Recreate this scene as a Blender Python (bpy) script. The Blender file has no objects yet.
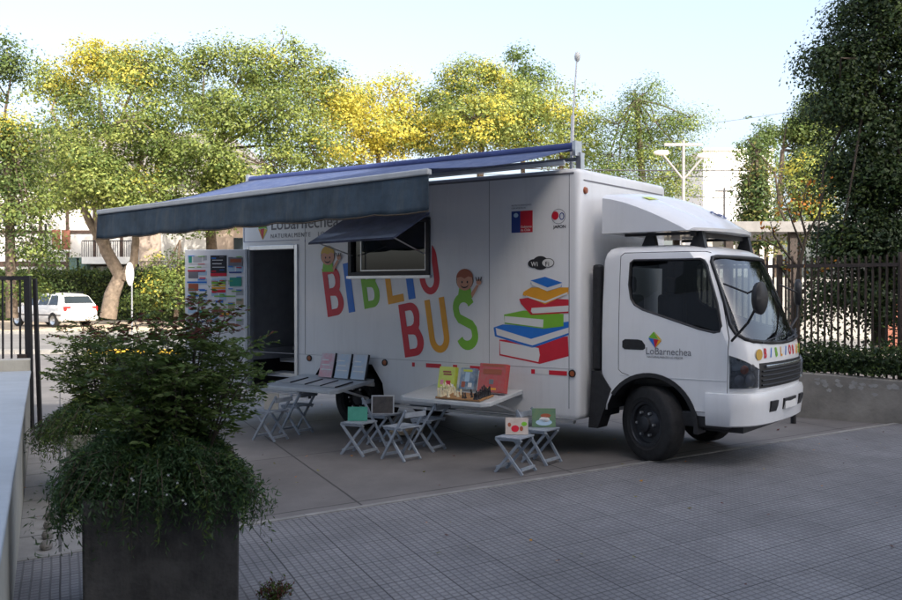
import bpy, bmesh, math, random
import numpy as np
from mathutils import Vector, Matrix, noise as mnoise
random.seed(7); rng = np.random.default_rng(11)
R = math.radians
sc = bpy.context.scene
C = sc.collection
CH = 1.75                       # eye height of the photographer
FPX = 956.0

def P(px, py, d):
    """point d metres in front of the photographer, seen at photo pixel px,py"""
    return Vector(((px-451)/FPX*d, d, CH-(py-290)/FPX*d))

# ------------------------------------------------------------------ materials
def nodes(name):
    m = bpy.data.materials.new(name); m.use_nodes = True
    nt = m.node_tree
    return m, nt, nt.nodes['Principled BSDF']
def lnk(nt, a, b): nt.links.new(a, b)
def mat(name, col, rough=.6, metal=0, var=.0, scale=8, bump=0, bscale=60, coat=0, spec=.5, col2=None):
    m, nt, b = nodes(name)
    b.inputs['Base Color'].default_value = (*col, 1)
    b.inputs['Roughness'].default_value = rough
    b.inputs['Metallic'].default_value = metal
    b.inputs['Coat Weight'].default_value = coat
    b.inputs['Coat Roughness'].default_value = .08
    b.inputs['Specular IOR Level'].default_value = spec
    if var or col2 or bump:
        tc = nt.nodes.new('ShaderNodeTexCoord')
    if var or col2:
        n = nt.nodes.new('ShaderNodeTexNoise'); n.inputs['Scale'].default_value = scale
        n.inputs['Detail'].default_value = 6; n.inputs['Roughness'].default_value = .65
        lnk(nt, tc.outputs['Object'], n.inputs['Vector'])
        r = nt.nodes.new('ShaderNodeValToRGB')
        c1 = tuple(max(0, c*(1-var)) for c in col); c2 = col2 if col2 else tuple(min(1, c*(1+var)) for c in col)
        r.color_ramp.elements[0].position = .35; r.color_ramp.elements[1].position = .68
        r.color_ramp.elements[0].color = (*c1, 1); r.color_ramp.elements[1].color = (*c2, 1)
        lnk(nt, n.outputs['Fac'], r.inputs['Fac']); lnk(nt, r.outputs['Color'], b.inputs['Base Color'])
    if bump:
        n2 = nt.nodes.new('ShaderNodeTexNoise'); n2.inputs['Scale'].default_value = bscale
        n2.inputs['Detail'].default_value = 5
        lnk(nt, tc.outputs['Object'], n2.inputs['Vector'])
        bp = nt.nodes.new('ShaderNodeBump'); bp.inputs['Strength'].default_value = bump
        bp.inputs['Distance'].default_value = .01
        lnk(nt, n2.outputs['Fac'], bp.inputs['Height']); lnk(nt, bp.outputs['Normal'], b.inputs['Normal'])
    return m
def streak(m, amt=.12, dirt=(.30, .28, .25)):
    nt = m.node_tree; b = nt.nodes['Principled BSDF']; src = b.inputs['Base Color'].links[0].from_socket if b.inputs['Base Color'].links else None
    tc = nt.nodes.new('ShaderNodeTexCoord'); mp = nt.nodes.new('ShaderNodeMapping'); mp.inputs['Scale'].default_value = (7, 7, .7)
    n = nt.nodes.new('ShaderNodeTexNoise'); n.inputs['Scale'].default_value = 1.6; n.inputs['Detail'].default_value = 8; n.inputs['Roughness'].default_value = .7
    lnk(nt, tc.outputs['Object'], mp.inputs['Vector']); lnk(nt, mp.outputs[0], n.inputs['Vector'])
    mr = nt.nodes.new('ShaderNodeMapRange'); mr.inputs['From Min'].default_value = .48; mr.inputs['From Max'].default_value = .82; mr.inputs['To Max'].default_value = amt*2.2
    lnk(nt, n.outputs['Fac'], mr.inputs['Value'])
    mx = nt.nodes.new('ShaderNodeMix'); mx.data_type = 'RGBA'
    lnk(nt, mr.outputs[0], mx.inputs[0]); lnk(nt, src, mx.inputs[6]); mx.inputs[7].default_value = (*dirt, 1)
    lnk(nt, mx.outputs[2], b.inputs['Base Color'])
def leafmat(name, col, trans=.35, rough=.5, spec=.3):
    m, nt, b = nodes(name)
    b.inputs['Base Color'].default_value = (*col, 1); b.inputs['Roughness'].default_value = rough
    b.inputs['Specular IOR Level'].default_value = spec
    g = nt.nodes.new('ShaderNodeNewGeometry')
    hs = nt.nodes.new('ShaderNodeHueSaturation'); hs.inputs['Color'].default_value = (*col, 1)
    mr = nt.nodes.new('ShaderNodeMapRange'); mr.inputs['To Min'].default_value = .82; mr.inputs['To Max'].default_value = 1.2
    lnk(nt, g.outputs['Random Per Island'], mr.inputs['Value']); lnk(nt, mr.outputs['Result'], hs.inputs['Value'])
    mr2 = nt.nodes.new('ShaderNodeMapRange'); mr2.inputs['To Min'].default_value = .485; mr2.inputs['To Max'].default_value = .515
    mu = nt.nodes.new('ShaderNodeMath'); mu.operation = 'MULTIPLY'; mu.inputs[1].default_value = 7.31
    fr = nt.nodes.new('ShaderNodeMath'); fr.operation = 'FRACT'
    lnk(nt, g.outputs['Random Per Island'], mu.inputs[0]); lnk(nt, mu.outputs[0], fr.inputs[0])
    lnk(nt, fr.outputs[0], mr2.inputs['Value']); lnk(nt, mr2.outputs['Result'], hs.inputs['Hue'])
    lnk(nt, hs.outputs['Color'], b.inputs['Base Color'])
    t = nt.nodes.new('ShaderNodeBsdfTranslucent'); lnk(nt, hs.outputs['Color'], t.inputs['Color'])
    mx = nt.nodes.new('ShaderNodeMixShader'); mx.inputs[0].default_value = trans
    out = nt.nodes['Material Output']
    lnk(nt, b.outputs[0], mx.inputs[1]); lnk(nt, t.outputs[0], mx.inputs[2]); lnk(nt, mx.outputs[0], out.inputs['Surface'])
    return m
def glassmat(name, tint=(.55, .6, .6), gl=.06, ior=1.5):
    m, nt, b = nodes(name); nt.nodes.remove(b)
    tr = nt.nodes.new('ShaderNodeBsdfTransparent'); tr.inputs['Color'].default_value = (*tint, 1)
    g = nt.nodes.new('ShaderNodeBsdfGlossy'); g.inputs['Roughness'].default_value = .02
    g.inputs['Color'].default_value = (.95, .97, 1, 1)
    f = nt.nodes.new('ShaderNodeFresnel'); f.inputs['IOR'].default_value = ior
    a = nt.nodes.new('ShaderNodeMath'); a.operation = 'ADD'; a.inputs[1].default_value = gl; a.use_clamp = True
    mx = nt.nodes.new('ShaderNodeMixShader')
    lnk(nt, f.outputs[0], a.inputs[0]); lnk(nt, a.outputs[0], mx.inputs[0])
    lnk(nt, tr.outputs[0], mx.inputs[1]); lnk(nt, g.outputs[0], mx.inputs[2])
    lnk(nt, mx.outputs[0], nt.nodes['Material Output'].inputs['Surface'])
    return m
def gridmat(name, col, col2, cell, mortar, big, bigm, rough=.75, gdark=.35, bump=.5, vscale=1.1):
    """small square paving units in larger slabs, from the sheet's own UV in metres"""
    m, nt, b = nodes(name); b.inputs['Roughness'].default_value = rough
    uv = nt.nodes.new('ShaderNodeUVMap'); uv.uv_map = 'UVMap'
    wob = nt.nodes.new('ShaderNodeTexNoise'); wob.inputs['Scale'].default_value = 1.3
    wv = nt.nodes.new('ShaderNodeVectorMath'); wv.operation = 'SCALE'; wv.inputs['Scale'].default_value = .012
    ad = nt.nodes.new('ShaderNodeVectorMath'); ad.operation = 'ADD'
    lnk(nt, uv.outputs[0], wob.inputs['Vector']); lnk(nt, wob.outputs['Color'], wv.inputs[0])
    lnk(nt, uv.outputs[0], ad.inputs[0]); lnk(nt, wv.outputs[0], ad.inputs[1])
    def brick(w, mo, c1, c2, mc, sm):
        k = nt.nodes.new('ShaderNodeTexBrick'); k.offset = 0; k.squash = 1
        k.inputs['Scale'].default_value = 1; k.inputs['Brick Width'].default_value = w
        k.inputs['Row Height'].default_value = w; k.inputs['Mortar Size'].default_value = mo
        k.inputs['Mortar Smooth'].default_value = sm; k.inputs['Bias'].default_value = 0
        k.inputs['Color1'].default_value = (*c1, 1); k.inputs['Color2'].default_value = (*c2, 1)
        k.inputs['Mortar'].default_value = (*mc, 1); lnk(nt, ad.outputs[0], k.inputs['Vector']); return k
    bigb = brick(big, bigm, col, col2, tuple(c*gdark*.8 for c in col), .3)
    n = nt.nodes.new('ShaderNodeTexNoise'); n.inputs['Scale'].default_value = vscale; n.inputs['Detail'].default_value = 7
    n.inputs['Roughness'].default_value = .7
    lnk(nt, uv.outputs[0], n.inputs['Vector'])
    mr = nt.nodes.new('ShaderNodeMapRange'); mr.inputs['From Min'].default_value = .3; mr.inputs['From Max'].default_value = .7
    mr.inputs['To Min'].default_value = .72; mr.inputs['To Max'].default_value = 1.25
    lnk(nt, n.outputs['Fac'], mr.inputs['Value'])
    mu = nt.nodes.new('ShaderNodeVectorMath'); mu.operation = 'SCALE'
    lnk(nt, bigb.outputs['Color'], mu.inputs[0]); lnk(nt, mr.outputs['Result'], mu.inputs['Scale'])
    last = mu.outputs[0]; fac = bigb.outputs['Fac']
    if cell:
        sb = brick(cell, mortar, (1, 1, 1), (.86, .86, .88), (gdark,)*3, .35)
        m2 = nt.nodes.new('ShaderNodeVectorMath'); m2.operation = 'MULTIPLY'
        lnk(nt, last, m2.inputs[0]); lnk(nt, sb.outputs['Color'], m2.inputs[1]); last = m2.outputs[0]; fac = sb.outputs['Fac']
    fine = nt.nodes.new('ShaderNodeTexNoise'); fine.inputs['Scale'].default_value = 90; fine.inputs['Detail'].default_value = 3
    lnk(nt, uv.outputs[0], fine.inputs['Vector'])
    mr3 = nt.nodes.new('ShaderNodeMapRange'); mr3.inputs['To Min'].default_value = .75; mr3.inputs['To Max'].default_value = 1.25
    lnk(nt, fine.outputs['Fac'], mr3.inputs['Value'])
    m3 = nt.nodes.new('ShaderNodeVectorMath'); m3.operation = 'SCALE'
    lnk(nt, last, m3.inputs[0]); lnk(nt, mr3.outputs['Result'], m3.inputs['Scale'])
    lnk(nt, m3.outputs[0], b.inputs['Base Color'])
    bp = nt.nodes.new('ShaderNodeBump'); bp.inputs['Strength'].default_value = bump; bp.inputs['Distance'].default_value = .006
    bp.invert = True
    lnk(nt, fac, bp.inputs['Height']); lnk(nt, bp.outputs['Normal'], b.inputs['Normal'])
    return m

M = dict(
 white=mat('white_vehicle_paint', (.80, .81, .82), .30, coat=.6, var=.03, scale=1.6),
 boxwhite=mat('white_box_panel', (.79, .80, .81), .34, coat=.35, var=.03, scale=1.2),
 inner=mat('dark_cab_trim', (.035, .036, .04), .7),
 roomwall=mat('grey_interior_panel', (.34, .35, .37), .6, var=.1),
 black=mat('black_plastic', (.018, .018, .02), .5, var=.3, scale=20),
 rubber=mat('tyre_rubber', (.020, .020, .021), .85, var=.35, scale=14, bump=.3),
 rim=mat('dark_steel_rim', (.045, .048, .055), .45, .6, var=.3),
 chassis=mat('chassis_steel', (.022, .024, .028), .65, .3, var=.4, scale=9),
 alu=mat('aluminium', (.62, .64, .66), .35, .85, var=.08),
 paleframe=mat('pale_frame', (.60, .62, .64), .45, var=.08),
 chrome=mat('chrome', (.7, .72, .74), .12, 1),
 navy=mat('navy_awning_canvas', (.035, .055, .17), .8, var=.16, scale=5, bump=.2, bscale=200),
 navy2=mat('blue_awning_canvas', (.048, .074, .17), .8, var=.15, scale=2.2, bump=.2, bscale=200),
 slate=mat('dark_teal_valance', (.035, .058, .082), .85, var=.3, scale=5, bump=.35, bscale=14),
 stripe=mat('grey_bar', (.44, .46, .47), .5, var=.08),
 red=mat('red_print', (.62, .014, .035), .4, var=.05), blue=mat('blue_print', (.01, .17, .62), .4, var=.05),
 green=mat('green_print', (.20, .50, .03), .4, var=.05), orange=mat('ochre_print', (.82, .36, .015), .4, var=.05),
 navyp=mat('navy_print', (.015, .05, .25), .4), yellow=mat('yellow_print', (.72, .55, .05), .4),
 lime=mat('lime_print', (.52, .62, .04), .45), black_ink=mat('black_ink', (.02, .02, .025), .5),
 skin=mat('skin_print', (.62, .30, .19), .5), hair=mat('auburn_print', (.35, .09, .04), .5), blond=mat('blond_print', (.62, .38, .06), .5),
 page=mat('white_page', (.76, .76, .74), .5), teal=mat('teal_print', (.03, .30, .22), .5), pink=mat('pink_print', (.72, .28, .33), .5),
 paleblue=mat('pale_blue_print', (.42, .58, .72), .5), greyink=mat('grey_ink', (.18, .18, .2), .5), tan=mat('tan_print', (.50, .40, .28), .5),
 tabletop=mat('pale_laminate', (.50, .53, .55), .42, var=.08, scale=7), wood=mat('chess_wood', (.36, .19, .08), .5, var=.2),
 ivory=mat('ivory_pieces', (.75, .68, .48), .4), chairframe=mat('painted_chair_wood', (.27, .31, .36), .55, var=.15, scale=12),
 darkchair=mat('dark_chair_slat', (.07, .075, .085), .55, var=.2),
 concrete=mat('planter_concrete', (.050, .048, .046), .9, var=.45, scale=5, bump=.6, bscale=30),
 wallcon=mat('old_render', (.30, .29, .27), .9, var=.22, scale=2.2, bump=.5, bscale=25),
 palecon=mat('pale_wall_paint', (.42, .41, .36), .8, var=.10, scale=3, bump=.2),
 bluecap=mat('pale_wall_cap', (.34, .38, .42), .6, var=.08, scale=3),
 iron=mat('black_iron', (.018, .018, .022), .5, .3, var=.3, scale=30), rust=mat('brown_iron', (.045, .032, .026), .6, .2, var=.3, scale=20),
 bark=mat('bark', (.10, .075, .055), .9, var=.45, scale=6, bump=.9, bscale=14), palebark=mat('pale_bark', (.21, .165, .125), .9, var=.35, scale=5, bump=.8, bscale=14),
 stem=mat('shrub_stem', (.06, .045, .03), .8, var=.3), soil=mat('soil', (.035, .026, .018), .95, var=.3),
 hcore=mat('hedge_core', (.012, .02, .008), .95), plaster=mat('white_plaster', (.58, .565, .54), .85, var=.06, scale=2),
 timber=mat('dark_timber', (.06, .035, .025), .7, var=.3), winglass=mat('window_glass', (.03, .04, .05), .08, coat=.5),
 pinkwall=mat('peach_plaster', (.50, .40, .33), .85, var=.08), offwhite=mat('off_white_cladding', (.78, .78, .77), .6, var=.05),
 pole=mat('pole_concrete', (.30, .29, .28), .8, var=.1), poleblk=mat('cable_black', (.04, .04, .045), .6), lampglass=mat('lamp_lens', (.75, .75, .7), .25),
 binm=mat('bin_green', (.10, .17, .15), .5), roof=mat('pale_roof_sheet', (.24, .23, .22), .6, var=.12), brick=mat('red_brick', (.24, .09, .06), .85, var=.3, scale=20),
 carwhite=mat('white_car_paint', (.78, .79, .80), .3, coat=.6), carred=mat('red_car_paint', (.35, .02, .02), .3, coat=.6),
 amber=mat('amber_lens', (.34, .09, .03), .3), redlens=mat('red_lens', (.45, .02, .02), .2, coat=.6), hl=mat('headlamp_lens', (.06, .065, .07), .12, .2, coat=.9, col2=(.16,.17,.18), var=.3, scale=14),
 hlin=mat('headlamp_reflector', (.22, .23, .25), .3, .5, coat=.5), seat=mat('seat_fabric', (.05, .055, .07), .9),
 facade=mat('pale_facade', (.50, .52, .55), .8, var=.08, scale=.6),
 stone=mat('edging_stone', (.20, .19, .175), .9, var=.3, scale=12, bump=.5), flower=mat('white_petal', (.75, .75, .74), .6),
 yellowkerb=mat('yellow_kerb_paint', (.72, .46, .04), .7, var=.1), stainw=mat('peeling_whitewash', (.33, .325, .31), .85, var=.15, scale=9),
 hatch=mat('blue_grey_flap', (.09, .11, .20), .35, coat=.3, var=.5, scale=4),
 gravestone=mat('sticker_silver', (.45, .46, .47), .4),
 glass=glassmat('vehicle_glass', (.52, .57, .56), .06), tint=glassmat('tinted_glass', (.14, .155, .16), .01, 1.45), lampcover=glassmat('lamp_cover_glass', (.80, .82, .85), .04), boxglass=glassmat('box_window_glass', (.30, .30, .29), .05),
)
streak(M['white'], .05); streak(M['boxwhite'], .06); streak(M['slate'], .35, (.09, .10, .10)); streak(M['navy2'], .3, (.20, .22, .28)); streak(M['concrete'], .35, (.10, .095, .085)); streak(M['palecon'], .3, (.20, .19, .16))
L = dict(
 a=leafmat('leaf_olive_green', (.19, .235, .06), .42), b=leafmat('leaf_light_green', (.29, .335, .09), .45),
 y=leafmat('leaf_yellow', (.56, .50, .09), .5), g=leafmat('leaf_mid_green', (.10, .145, .038), .4),
 d=leafmat('leaf_dark_green', (.050, .082, .026), .3), dd=leafmat('leaf_deep_green', (.032, .054, .024), .25),
 o=leafmat('leaf_orange', (.50, .20, .03), .4), r=leafmat('leaf_russet', (.11, .035, .022), .3),
 n=leafmat('needle_green', (.050, .095, .036), .28), f=leafmat('feathery_green', (.13, .19, .05), .4), c=leafmat('conifer_tan_green', (.20, .19, .06), .3),
 m=leafmat('moss_green', (.075, .12, .025), .3),
)
# ------------------------------------------------------------------ object helpers
def tag(o, label=None, cat=None, group=None, kind=None):
    if label: o['label'] = label
    if cat: o['category'] = cat
    if group: o['group'] = group
    if kind: o['kind'] = kind
    return o
def empty(name, loc=(0, 0, 0), rz=0, label=None, cat=None, group=None):
    o = bpy.data.objects.new(name, None); C.objects.link(o); o.location = loc; o.rotation_euler = (0, 0, rz)
    o.empty_display_size = .2
    return tag(o, label, cat, group)
def smooth(me, ang=35):
    me.polygons.foreach_set('use_smooth', [True]*len(me.polygons))
    try: me.set_sharp_from_angle(angle=R(ang))
    except Exception: pass
class MB:
    def __init__(s): s.v = []; s.f = []; s.m = []
    def add(s, vs, fs, mi=0):
        k = len(s.v); s.v += [tuple(v) for v in vs]; s.f += [tuple(i+k for i in f) for f in fs]; s.m += [mi]*len(fs); return s
    def box(s, a, b, mi=0, T=None):
        x0, y0, z0 = a; x1, y1, z1 = b
        vs = [(x0,y0,z0),(x1,y0,z0),(x1,y1,z0),(x0,y1,z0),(x0,y0,z1),(x1,y0,z1),(x1,y1,z1),(x0,y1,z1)]
        if T: vs = [T @ Vector(v) for v in vs]
        return s.add(vs, [(0,3,2,1),(4,5,6,7),(0,1,5,4),(1,2,6,5),(2,3,7,6),(3,0,4,7)], mi)
    def beam(s, p, q, w, t=None, mi=0, up=(0, 0, 1)):
        p = Vector(p); q = Vector(q); d = (q-p).normalized(); t = t or w
        a = d.cross(Vector(up))
        if a.length < .01: a = d.cross(Vector((0, 1, 0)))
        a.normalize(); b = a.cross(d)
        vs = [e + a*sx*w/2 + b*sy*t/2 for e in (p, q) for sx, sy in ((-1,-1),(1,-1),(1,1),(-1,1))]
        return s.add(vs, [(0,1,2,3),(7,6,5,4),(0,4,5,1),(1,5,6,2),(2,6,7,3),(3,7,4,0)], mi)
    def tube(s, pts, r, n=8, mi=0, cap=True):
        pts = [Vector(p) for p in pts]; rs = r if isinstance(r, (list, tuple)) else [r]*len(pts)
        k = len(s.v); prev = None
        for i, p in enumerate(pts):
            d = (pts[min(i+1, len(pts)-1)]-pts[max(i-1, 0)]).normalized()
            a = d.cross(Vector((0, 0, 1))) if prev is None else prev - d*prev.dot(d)
            if a.length < .01: a = d.cross(Vector((0, 1, 0)))
            a.normalize(); prev = a; b = d.cross(a)
            for j in range(n):
                t = 2*math.pi*j/n; s.v.append(tuple(p+(a*math.cos(t)+b*math.sin(t))*rs[i]))
        for i in range(len(pts)-1):
            for j in range(n):
                s.f.append((k+i*n+j, k+i*n+(j+1) % n, k+(i+1)*n+(j+1) % n, k+(i+1)*n+j)); s.m.append(mi)
        if cap:
            s.f.append(tuple(k+j for j in range(n))[::-1]); s.m.append(mi)
            s.f.append(tuple(k+(len(pts)-1)*n+j for j in range(n))); s.m.append(mi)
        return s
    def lathe(s, prof, axis='y', c=(0, 0, 0), n=32, mi=0):
        """prof: (along axis, radius)"""
        k = len(s.v); c = Vector(c)
        for a, r in prof:
            for j in range(n):
                t = 2*math.pi*j/n; p, q = r*math.cos(t), r*math.sin(t)
                s.v.append(tuple(c+Vector((p, a, q) if axis == 'y' else (p, q, a) if axis == 'z' else (a, p, q))))
        for i in range(len(prof)-1):
            for j in range(n):
                s.f.append((k+i*n+j, k+i*n+(j+1) % n, k+(i+1)*n+(j+1) % n, k+(i+1)*n+j)); s.m.append(mi)
        return s
    def prism(s, poly, lo, hi, ax='y', mi=0):
        """poly of 2D points extruded along ax"""
        def p3(a, b, c): return {'y': (a, c, b), 'x': (c, a, b), 'z': (a, b, c)}[ax]
        n = len(poly); vs = [p3(a, b, lo) for a, b in poly]+[p3(a, b, hi) for a, b in poly]
        fs = [tuple(range(n)), tuple(range(2*n-1, n-1, -1))]+[(i, i+n, (i+1) % n+n, (i+1) % n) for i in range(n)]
        return s.add(vs, fs, mi)
    def mesh(s, name, mats, fix=True):
        me = bpy.data.meshes.new(name); me.from_pydata(s.v, [], s.f)
        for m in (mats if isinstance(mats, (list, tuple)) else [mats]): me.materials.append(m)
        me.polygons.foreach_set('material_index', s.m)
        if fix:
            bm = bmesh.new(); bm.from_mesh(me); bmesh.ops.recalc_face_normals(bm, faces=bm.faces); bm.to_mesh(me); bm.free()
        return me
    def build(s, name, mats, parent=None, sm=0, bevel=0, fix=True):
        me = s.mesh(name, mats, fix)
        if sm: smooth(me, sm)
        o = bpy.data.objects.new(name, me); C.objects.link(o); o.parent = parent
        if bevel:
            b = o.modifiers.new('bevel', 'BEVEL'); b.width = bevel; b.segments = 2; b.limit_method = 'ANGLE'; b.angle_limit = R(40)
            b.harden_normals = False
        return o
def link(name, me, parent=None):
    o = bpy.data.objects.new(name, me); C.objects.link(o); o.parent = parent; return o
def evalmesh(o, keep=None):
    bpy.context.view_layer.update()
    dg = bpy.context.evaluated_depsgraph_get()
    me = bpy.data.meshes.new_from_object(o.evaluated_get(dg), preserve_all_data_layers=True, depsgraph=dg)
    return me
def boolean(o, cutters, op='DIFFERENCE'):
    for c in cutters:
        m = o.modifiers.new('b', 'BOOLEAN'); m.object = c; m.operation = op; m.solver = 'EXACT'
        try: m.material_mode = 'TRANSFER'
        except Exception: pass
    me = evalmesh(o); o.modifiers.clear(); o.data = me; return o
def rm(*os):
    for o in os: bpy.data.objects.remove(o, do_unlink=True)
def curve_mesh(name, outlines, ext=.0015, m=None):
    cu = bpy.data.curves.new(name, 'CURVE'); cu.dimensions = '2D'; cu.fill_mode = 'BOTH'; cu.extrude = ext
    for ol in outlines:
        sp = cu.splines.new('POLY'); sp.points.add(len(ol)-1); sp.use_cyclic_u = True
        for i, (x, y) in enumerate(ol): sp.points[i].co = (x, y, 0, 1)
    o = bpy.data.objects.new(name, cu); C.objects.link(o); me = evalmesh(o); rm(o)
    me.materials.clear(); me.materials.append(m); me.name = name
    return me
def text_mesh(name, txt, size, m, ext=.0015, sx=1., bold=0, space=1.):
    cu = bpy.data.curves.new(name, 'FONT'); cu.body = txt; cu.size = size; cu.extrude = ext; cu.offset = bold; cu.space_character = space
    o = bpy.data.objects.new(name, cu); C.objects.link(o); me = evalmesh(o); rm(o)
    me.materials.clear(); me.materials.append(m); me.name = name
    me.transform(Matrix.Diagonal((sx, 1, 1, 1)))
    return me
def side_T(u, z, v, rot=0):
    """text plane (x,y) -> truck side plane (u,z) facing -v"""
    a = R(rot); return Matrix(((math.cos(a), -math.sin(a), 0, u), (0, 0, -1, v), (math.sin(a), math.cos(a), 0, z), (0, 0, 0, 1)))
def decal(name, me, T, parent):
    me.transform(T); return link(name, me, parent)
def arc(cx, cy, rx, ry, a0, a1, n=10):
    return [(cx+rx*math.cos(R(a0+(a1-a0)*i/n)), cy+ry*math.sin(R(a0+(a1-a0)*i/n))) for i in range(n+1)]
def fan_leaves(name, cen, size, asp, mi, mats, parent=None, dirs=None, flat=.0, nrm=None):
    """many small four-cornered leaves: cen Nx3, size N, asp width/length, dirs optional long axes"""
    n = len(cen)
    d = rng.normal(size=(n, 3)) if dirs is None else dirs + rng.normal(size=(n, 3))*.12
    if nrm is not None: d = np.cross(nrm, d)
    d /= np.linalg.norm(d, axis=1)[:, None]+1e-9
    q = rng.normal(size=(n, 3))
    if flat: q[:, 2] *= (1-flat)
    if nrm is not None: q = nrm
    w = np.cross(d, q); w /= np.linalg.norm(w, axis=1)[:, None]+1e-9
    nn = np.cross(d, w)
    s = size[:, None]
    v = np.empty((n, 4, 3))
    v[:, 0] = cen - d*s*.5; v[:, 2] = cen + d*s*.5
    v[:, 1] = cen + w*s*asp*.5 + nn*s*.12; v[:, 3] = cen - w*s*asp*.5 + nn*s*.12
    me = bpy.data.meshes.new(name); me.vertices.add(n*4); me.vertices.foreach_set('co', v.reshape(-1).astype('f'))
    me.loops.add(n*4); me.loops.foreach_set('vertex_index', np.arange(n*4, dtype='i'))
    me.polygons.add(n); me.polygons.foreach_set('loop_start', np.arange(0, n*4, 4, dtype='i'))
    for m in mats: me.materials.append(m)
    me.polygons.foreach_set('material_index', np.asarray(mi, dtype='i'))
    me.update(calc_edges=True); me.validate()
    return link(name, me, parent)

# ------------------------------------------------------------------ the setting
A1 = Vector((.806, .592)); A2 = Vector((-.3786, .9256))           # row and column directions of the paving
def sheet(name, poly, z, m, kind='structure', skew=True):
    me = bpy.data.meshes.new(name); me.from_pydata([(x, y, z) for x, y in poly], [], [tuple(range(len(poly)))]); me.materials.append(m)
    uvl = me.uv_layers.new(name='UVMap'); det = A1.x*A2.y-A1.y*A2.x
    for lp in me.loops:
        x, y, _ = me.vertices[lp.vertex_index].co
        uvl.data[lp.index].uv = ((x*A2.y-y*A2.x)/det, (A1.x*y-A1.y*x)/det) if skew else (x, y)
    o = link(name, me); o['kind'] = kind
    if me.polygons[0].normal.z < 0: me.flip_normals()
    return o
K0 = Vector((-2.78, 6.22)); K1 = Vector((5.98, 12.67)); KD = (K1-K0).normalized(); KN = Vector((-KD.y, KD.x)); K0 = K0-KN*.10
mg = mat('dry_dirt', (.40, .32, .23), .95, var=.25, scale=.7, bump=.6, bscale=9)
sheet('ground', [(-400, -60), (400, -60), (400, 700), (-400, 700)], -.012, mg, skew=False)
mcon = gridmat('apron_concrete', (.138, .129, .124), (.158, .149, .143), 0, 0, 2.35, .012, gdark=.45, bump=.25, vscale=.9)
sheet('parking_area', [(-40, -30), (40, -30), (40, 26.2), (-40, 26.2)], -.006, mcon)
mpav = gridmat('grooved_pavers', (.192, .190, .196), (.218, .215, .220), .056, .0070, .448, .005, gdark=.56, bump=.8, vscale=.8)
a = K0 - KD*14; b = K0 + KD*22
sheet('paving', [tuple(a), tuple(a-KN*30), tuple(b-KN*30), tuple(b)], .010, mpav)
km = mat('pale_kerb', (.23, .225, .215), .85, var=.2, scale=6, bump=.3)
kb = MB(); T = Matrix.Translation((K0.x, K0.y, 0)) @ Matrix.Rotation(math.atan2(KD.y, KD.x), 4, 'Z')
for i in range(36): kb.box((-14+i+.004, .001, -.05), (-14+i+.996, .060, .016), 0, T)
o = kb.build('paving_kerb', km); o['kind'] = 'structure'
asph = mat('road_asphalt', (.16, .155, .15), .9, var=.16, scale=.6, bump=.5, bscale=40)
sheet('road', [(-200, 26.9), (200, 26.9), (200, 38), (-200, 38)], -.004, asph, skew=False)
kk = MB()
for i in range(60):
    x = -60+i*2.0; yel = -11 < x < -6.5
    kk.box((x+.005, 26.25, -.05), (x+1.995, 26.55, .11), 1 if yel else 0)
o = kk.build('road_kerb', [km, M['yellowkerb']]); o['kind'] = 'structure'
mver = mat('dirt_verge', (.46, .37, .27), .95, var=.2, scale=.9, bump=.5, bscale=12)
sheet('verge', [(-200, 38.3), (200, 38.3), (200, 53), (-200, 53)], .06, mver, skew=False)
kk = MB()
for i in range(60): kk.box((-60+i*2.0+.005, 38.02, -.05), (-60+i*2.0+1.995, 38.28, .10), 0)
o = kk.build('verge_kerb', km); o['kind'] = 'structure'

fx = rng.uniform(-4.5, 8, 260); fy = rng.uniform(4.5, 15, 260)
fn = np.tile(np.array([[0, 0, 1.]]), (260, 1))+rng.normal(size=(260, 3))*.25
o = fan_leaves('fallen_leaves', np.stack([fx, fy, np.full(260, .026)], 1), rng.uniform(.02, .05, 260), .6, rng.choice(3, 260), [L['o'], L['r'], L['c']], nrm=fn/np.linalg.norm(fn, axis=1)[:, None]); o['kind'] = 'stuff'
# ------------------------------------------------------------------ the truck
G = Vector((1.99, 9.70, 0)); TA = math.atan2(-.592, .806)
truck = empty('library_truck', G, TA, 'white mobile library truck with coloured lettering on its long box and a blue awning out', 'truck')
VC, HW = .925, .925
LV = [(.50,1.03,.95,-.53),(.56,1.10,.975,-.53),(.75,1.13,.975,-.53),(1.0,1.135,.975,-.53),(1.16,1.125,.975,-.53),(1.25,1.10,.974,-.53),(1.34,1.065,.972,-.53),(1.6,.965,.960,-.53),(1.85,.86,.945,-.525),(2.06,.765,.93,-.52),(2.13,.70,.915,-.50),(2.175,.61,.88,-.47),(2.20,.50,.82,-.41),(2.212,.38,.72,-.33)]
LV = [(z, uc-.03, hw-.05, ur) for z, uc, hw, ur in LV]
def lv(z):
    if z <= LV[0][0]: return LV[0][1:]
    for p, q in zip(LV, LV[1:]):
        if z <= q[0]:
            t = (z-p[0])/(q[0]-p[0]); return tuple(p[i]+(q[i]-p[i])*t for i in (1, 2, 3))
    return LV[-1][1:]
def front(z, s, off=0.):
    """point on the cab's curved front, s=1 near side corner ... s=-1 far side corner"""
    uc, hw, ur = lv(z)
    def f(s): return Vector((uc-.085*s*s-.165*abs(s)**8, VC-s*hw))
    p = f(s)
    if off:
        e = .01; d = f(min(1, s+e))-f(max(-1, s-e)); n = Vector((-d.y, d.x)); n.normalize()
        if n.x < 0: n = -n
        p = p+n*off
    return Vector((p.x, p.y, z))
def s_of(v, z): return (VC-v)/lv(z)[1]
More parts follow.
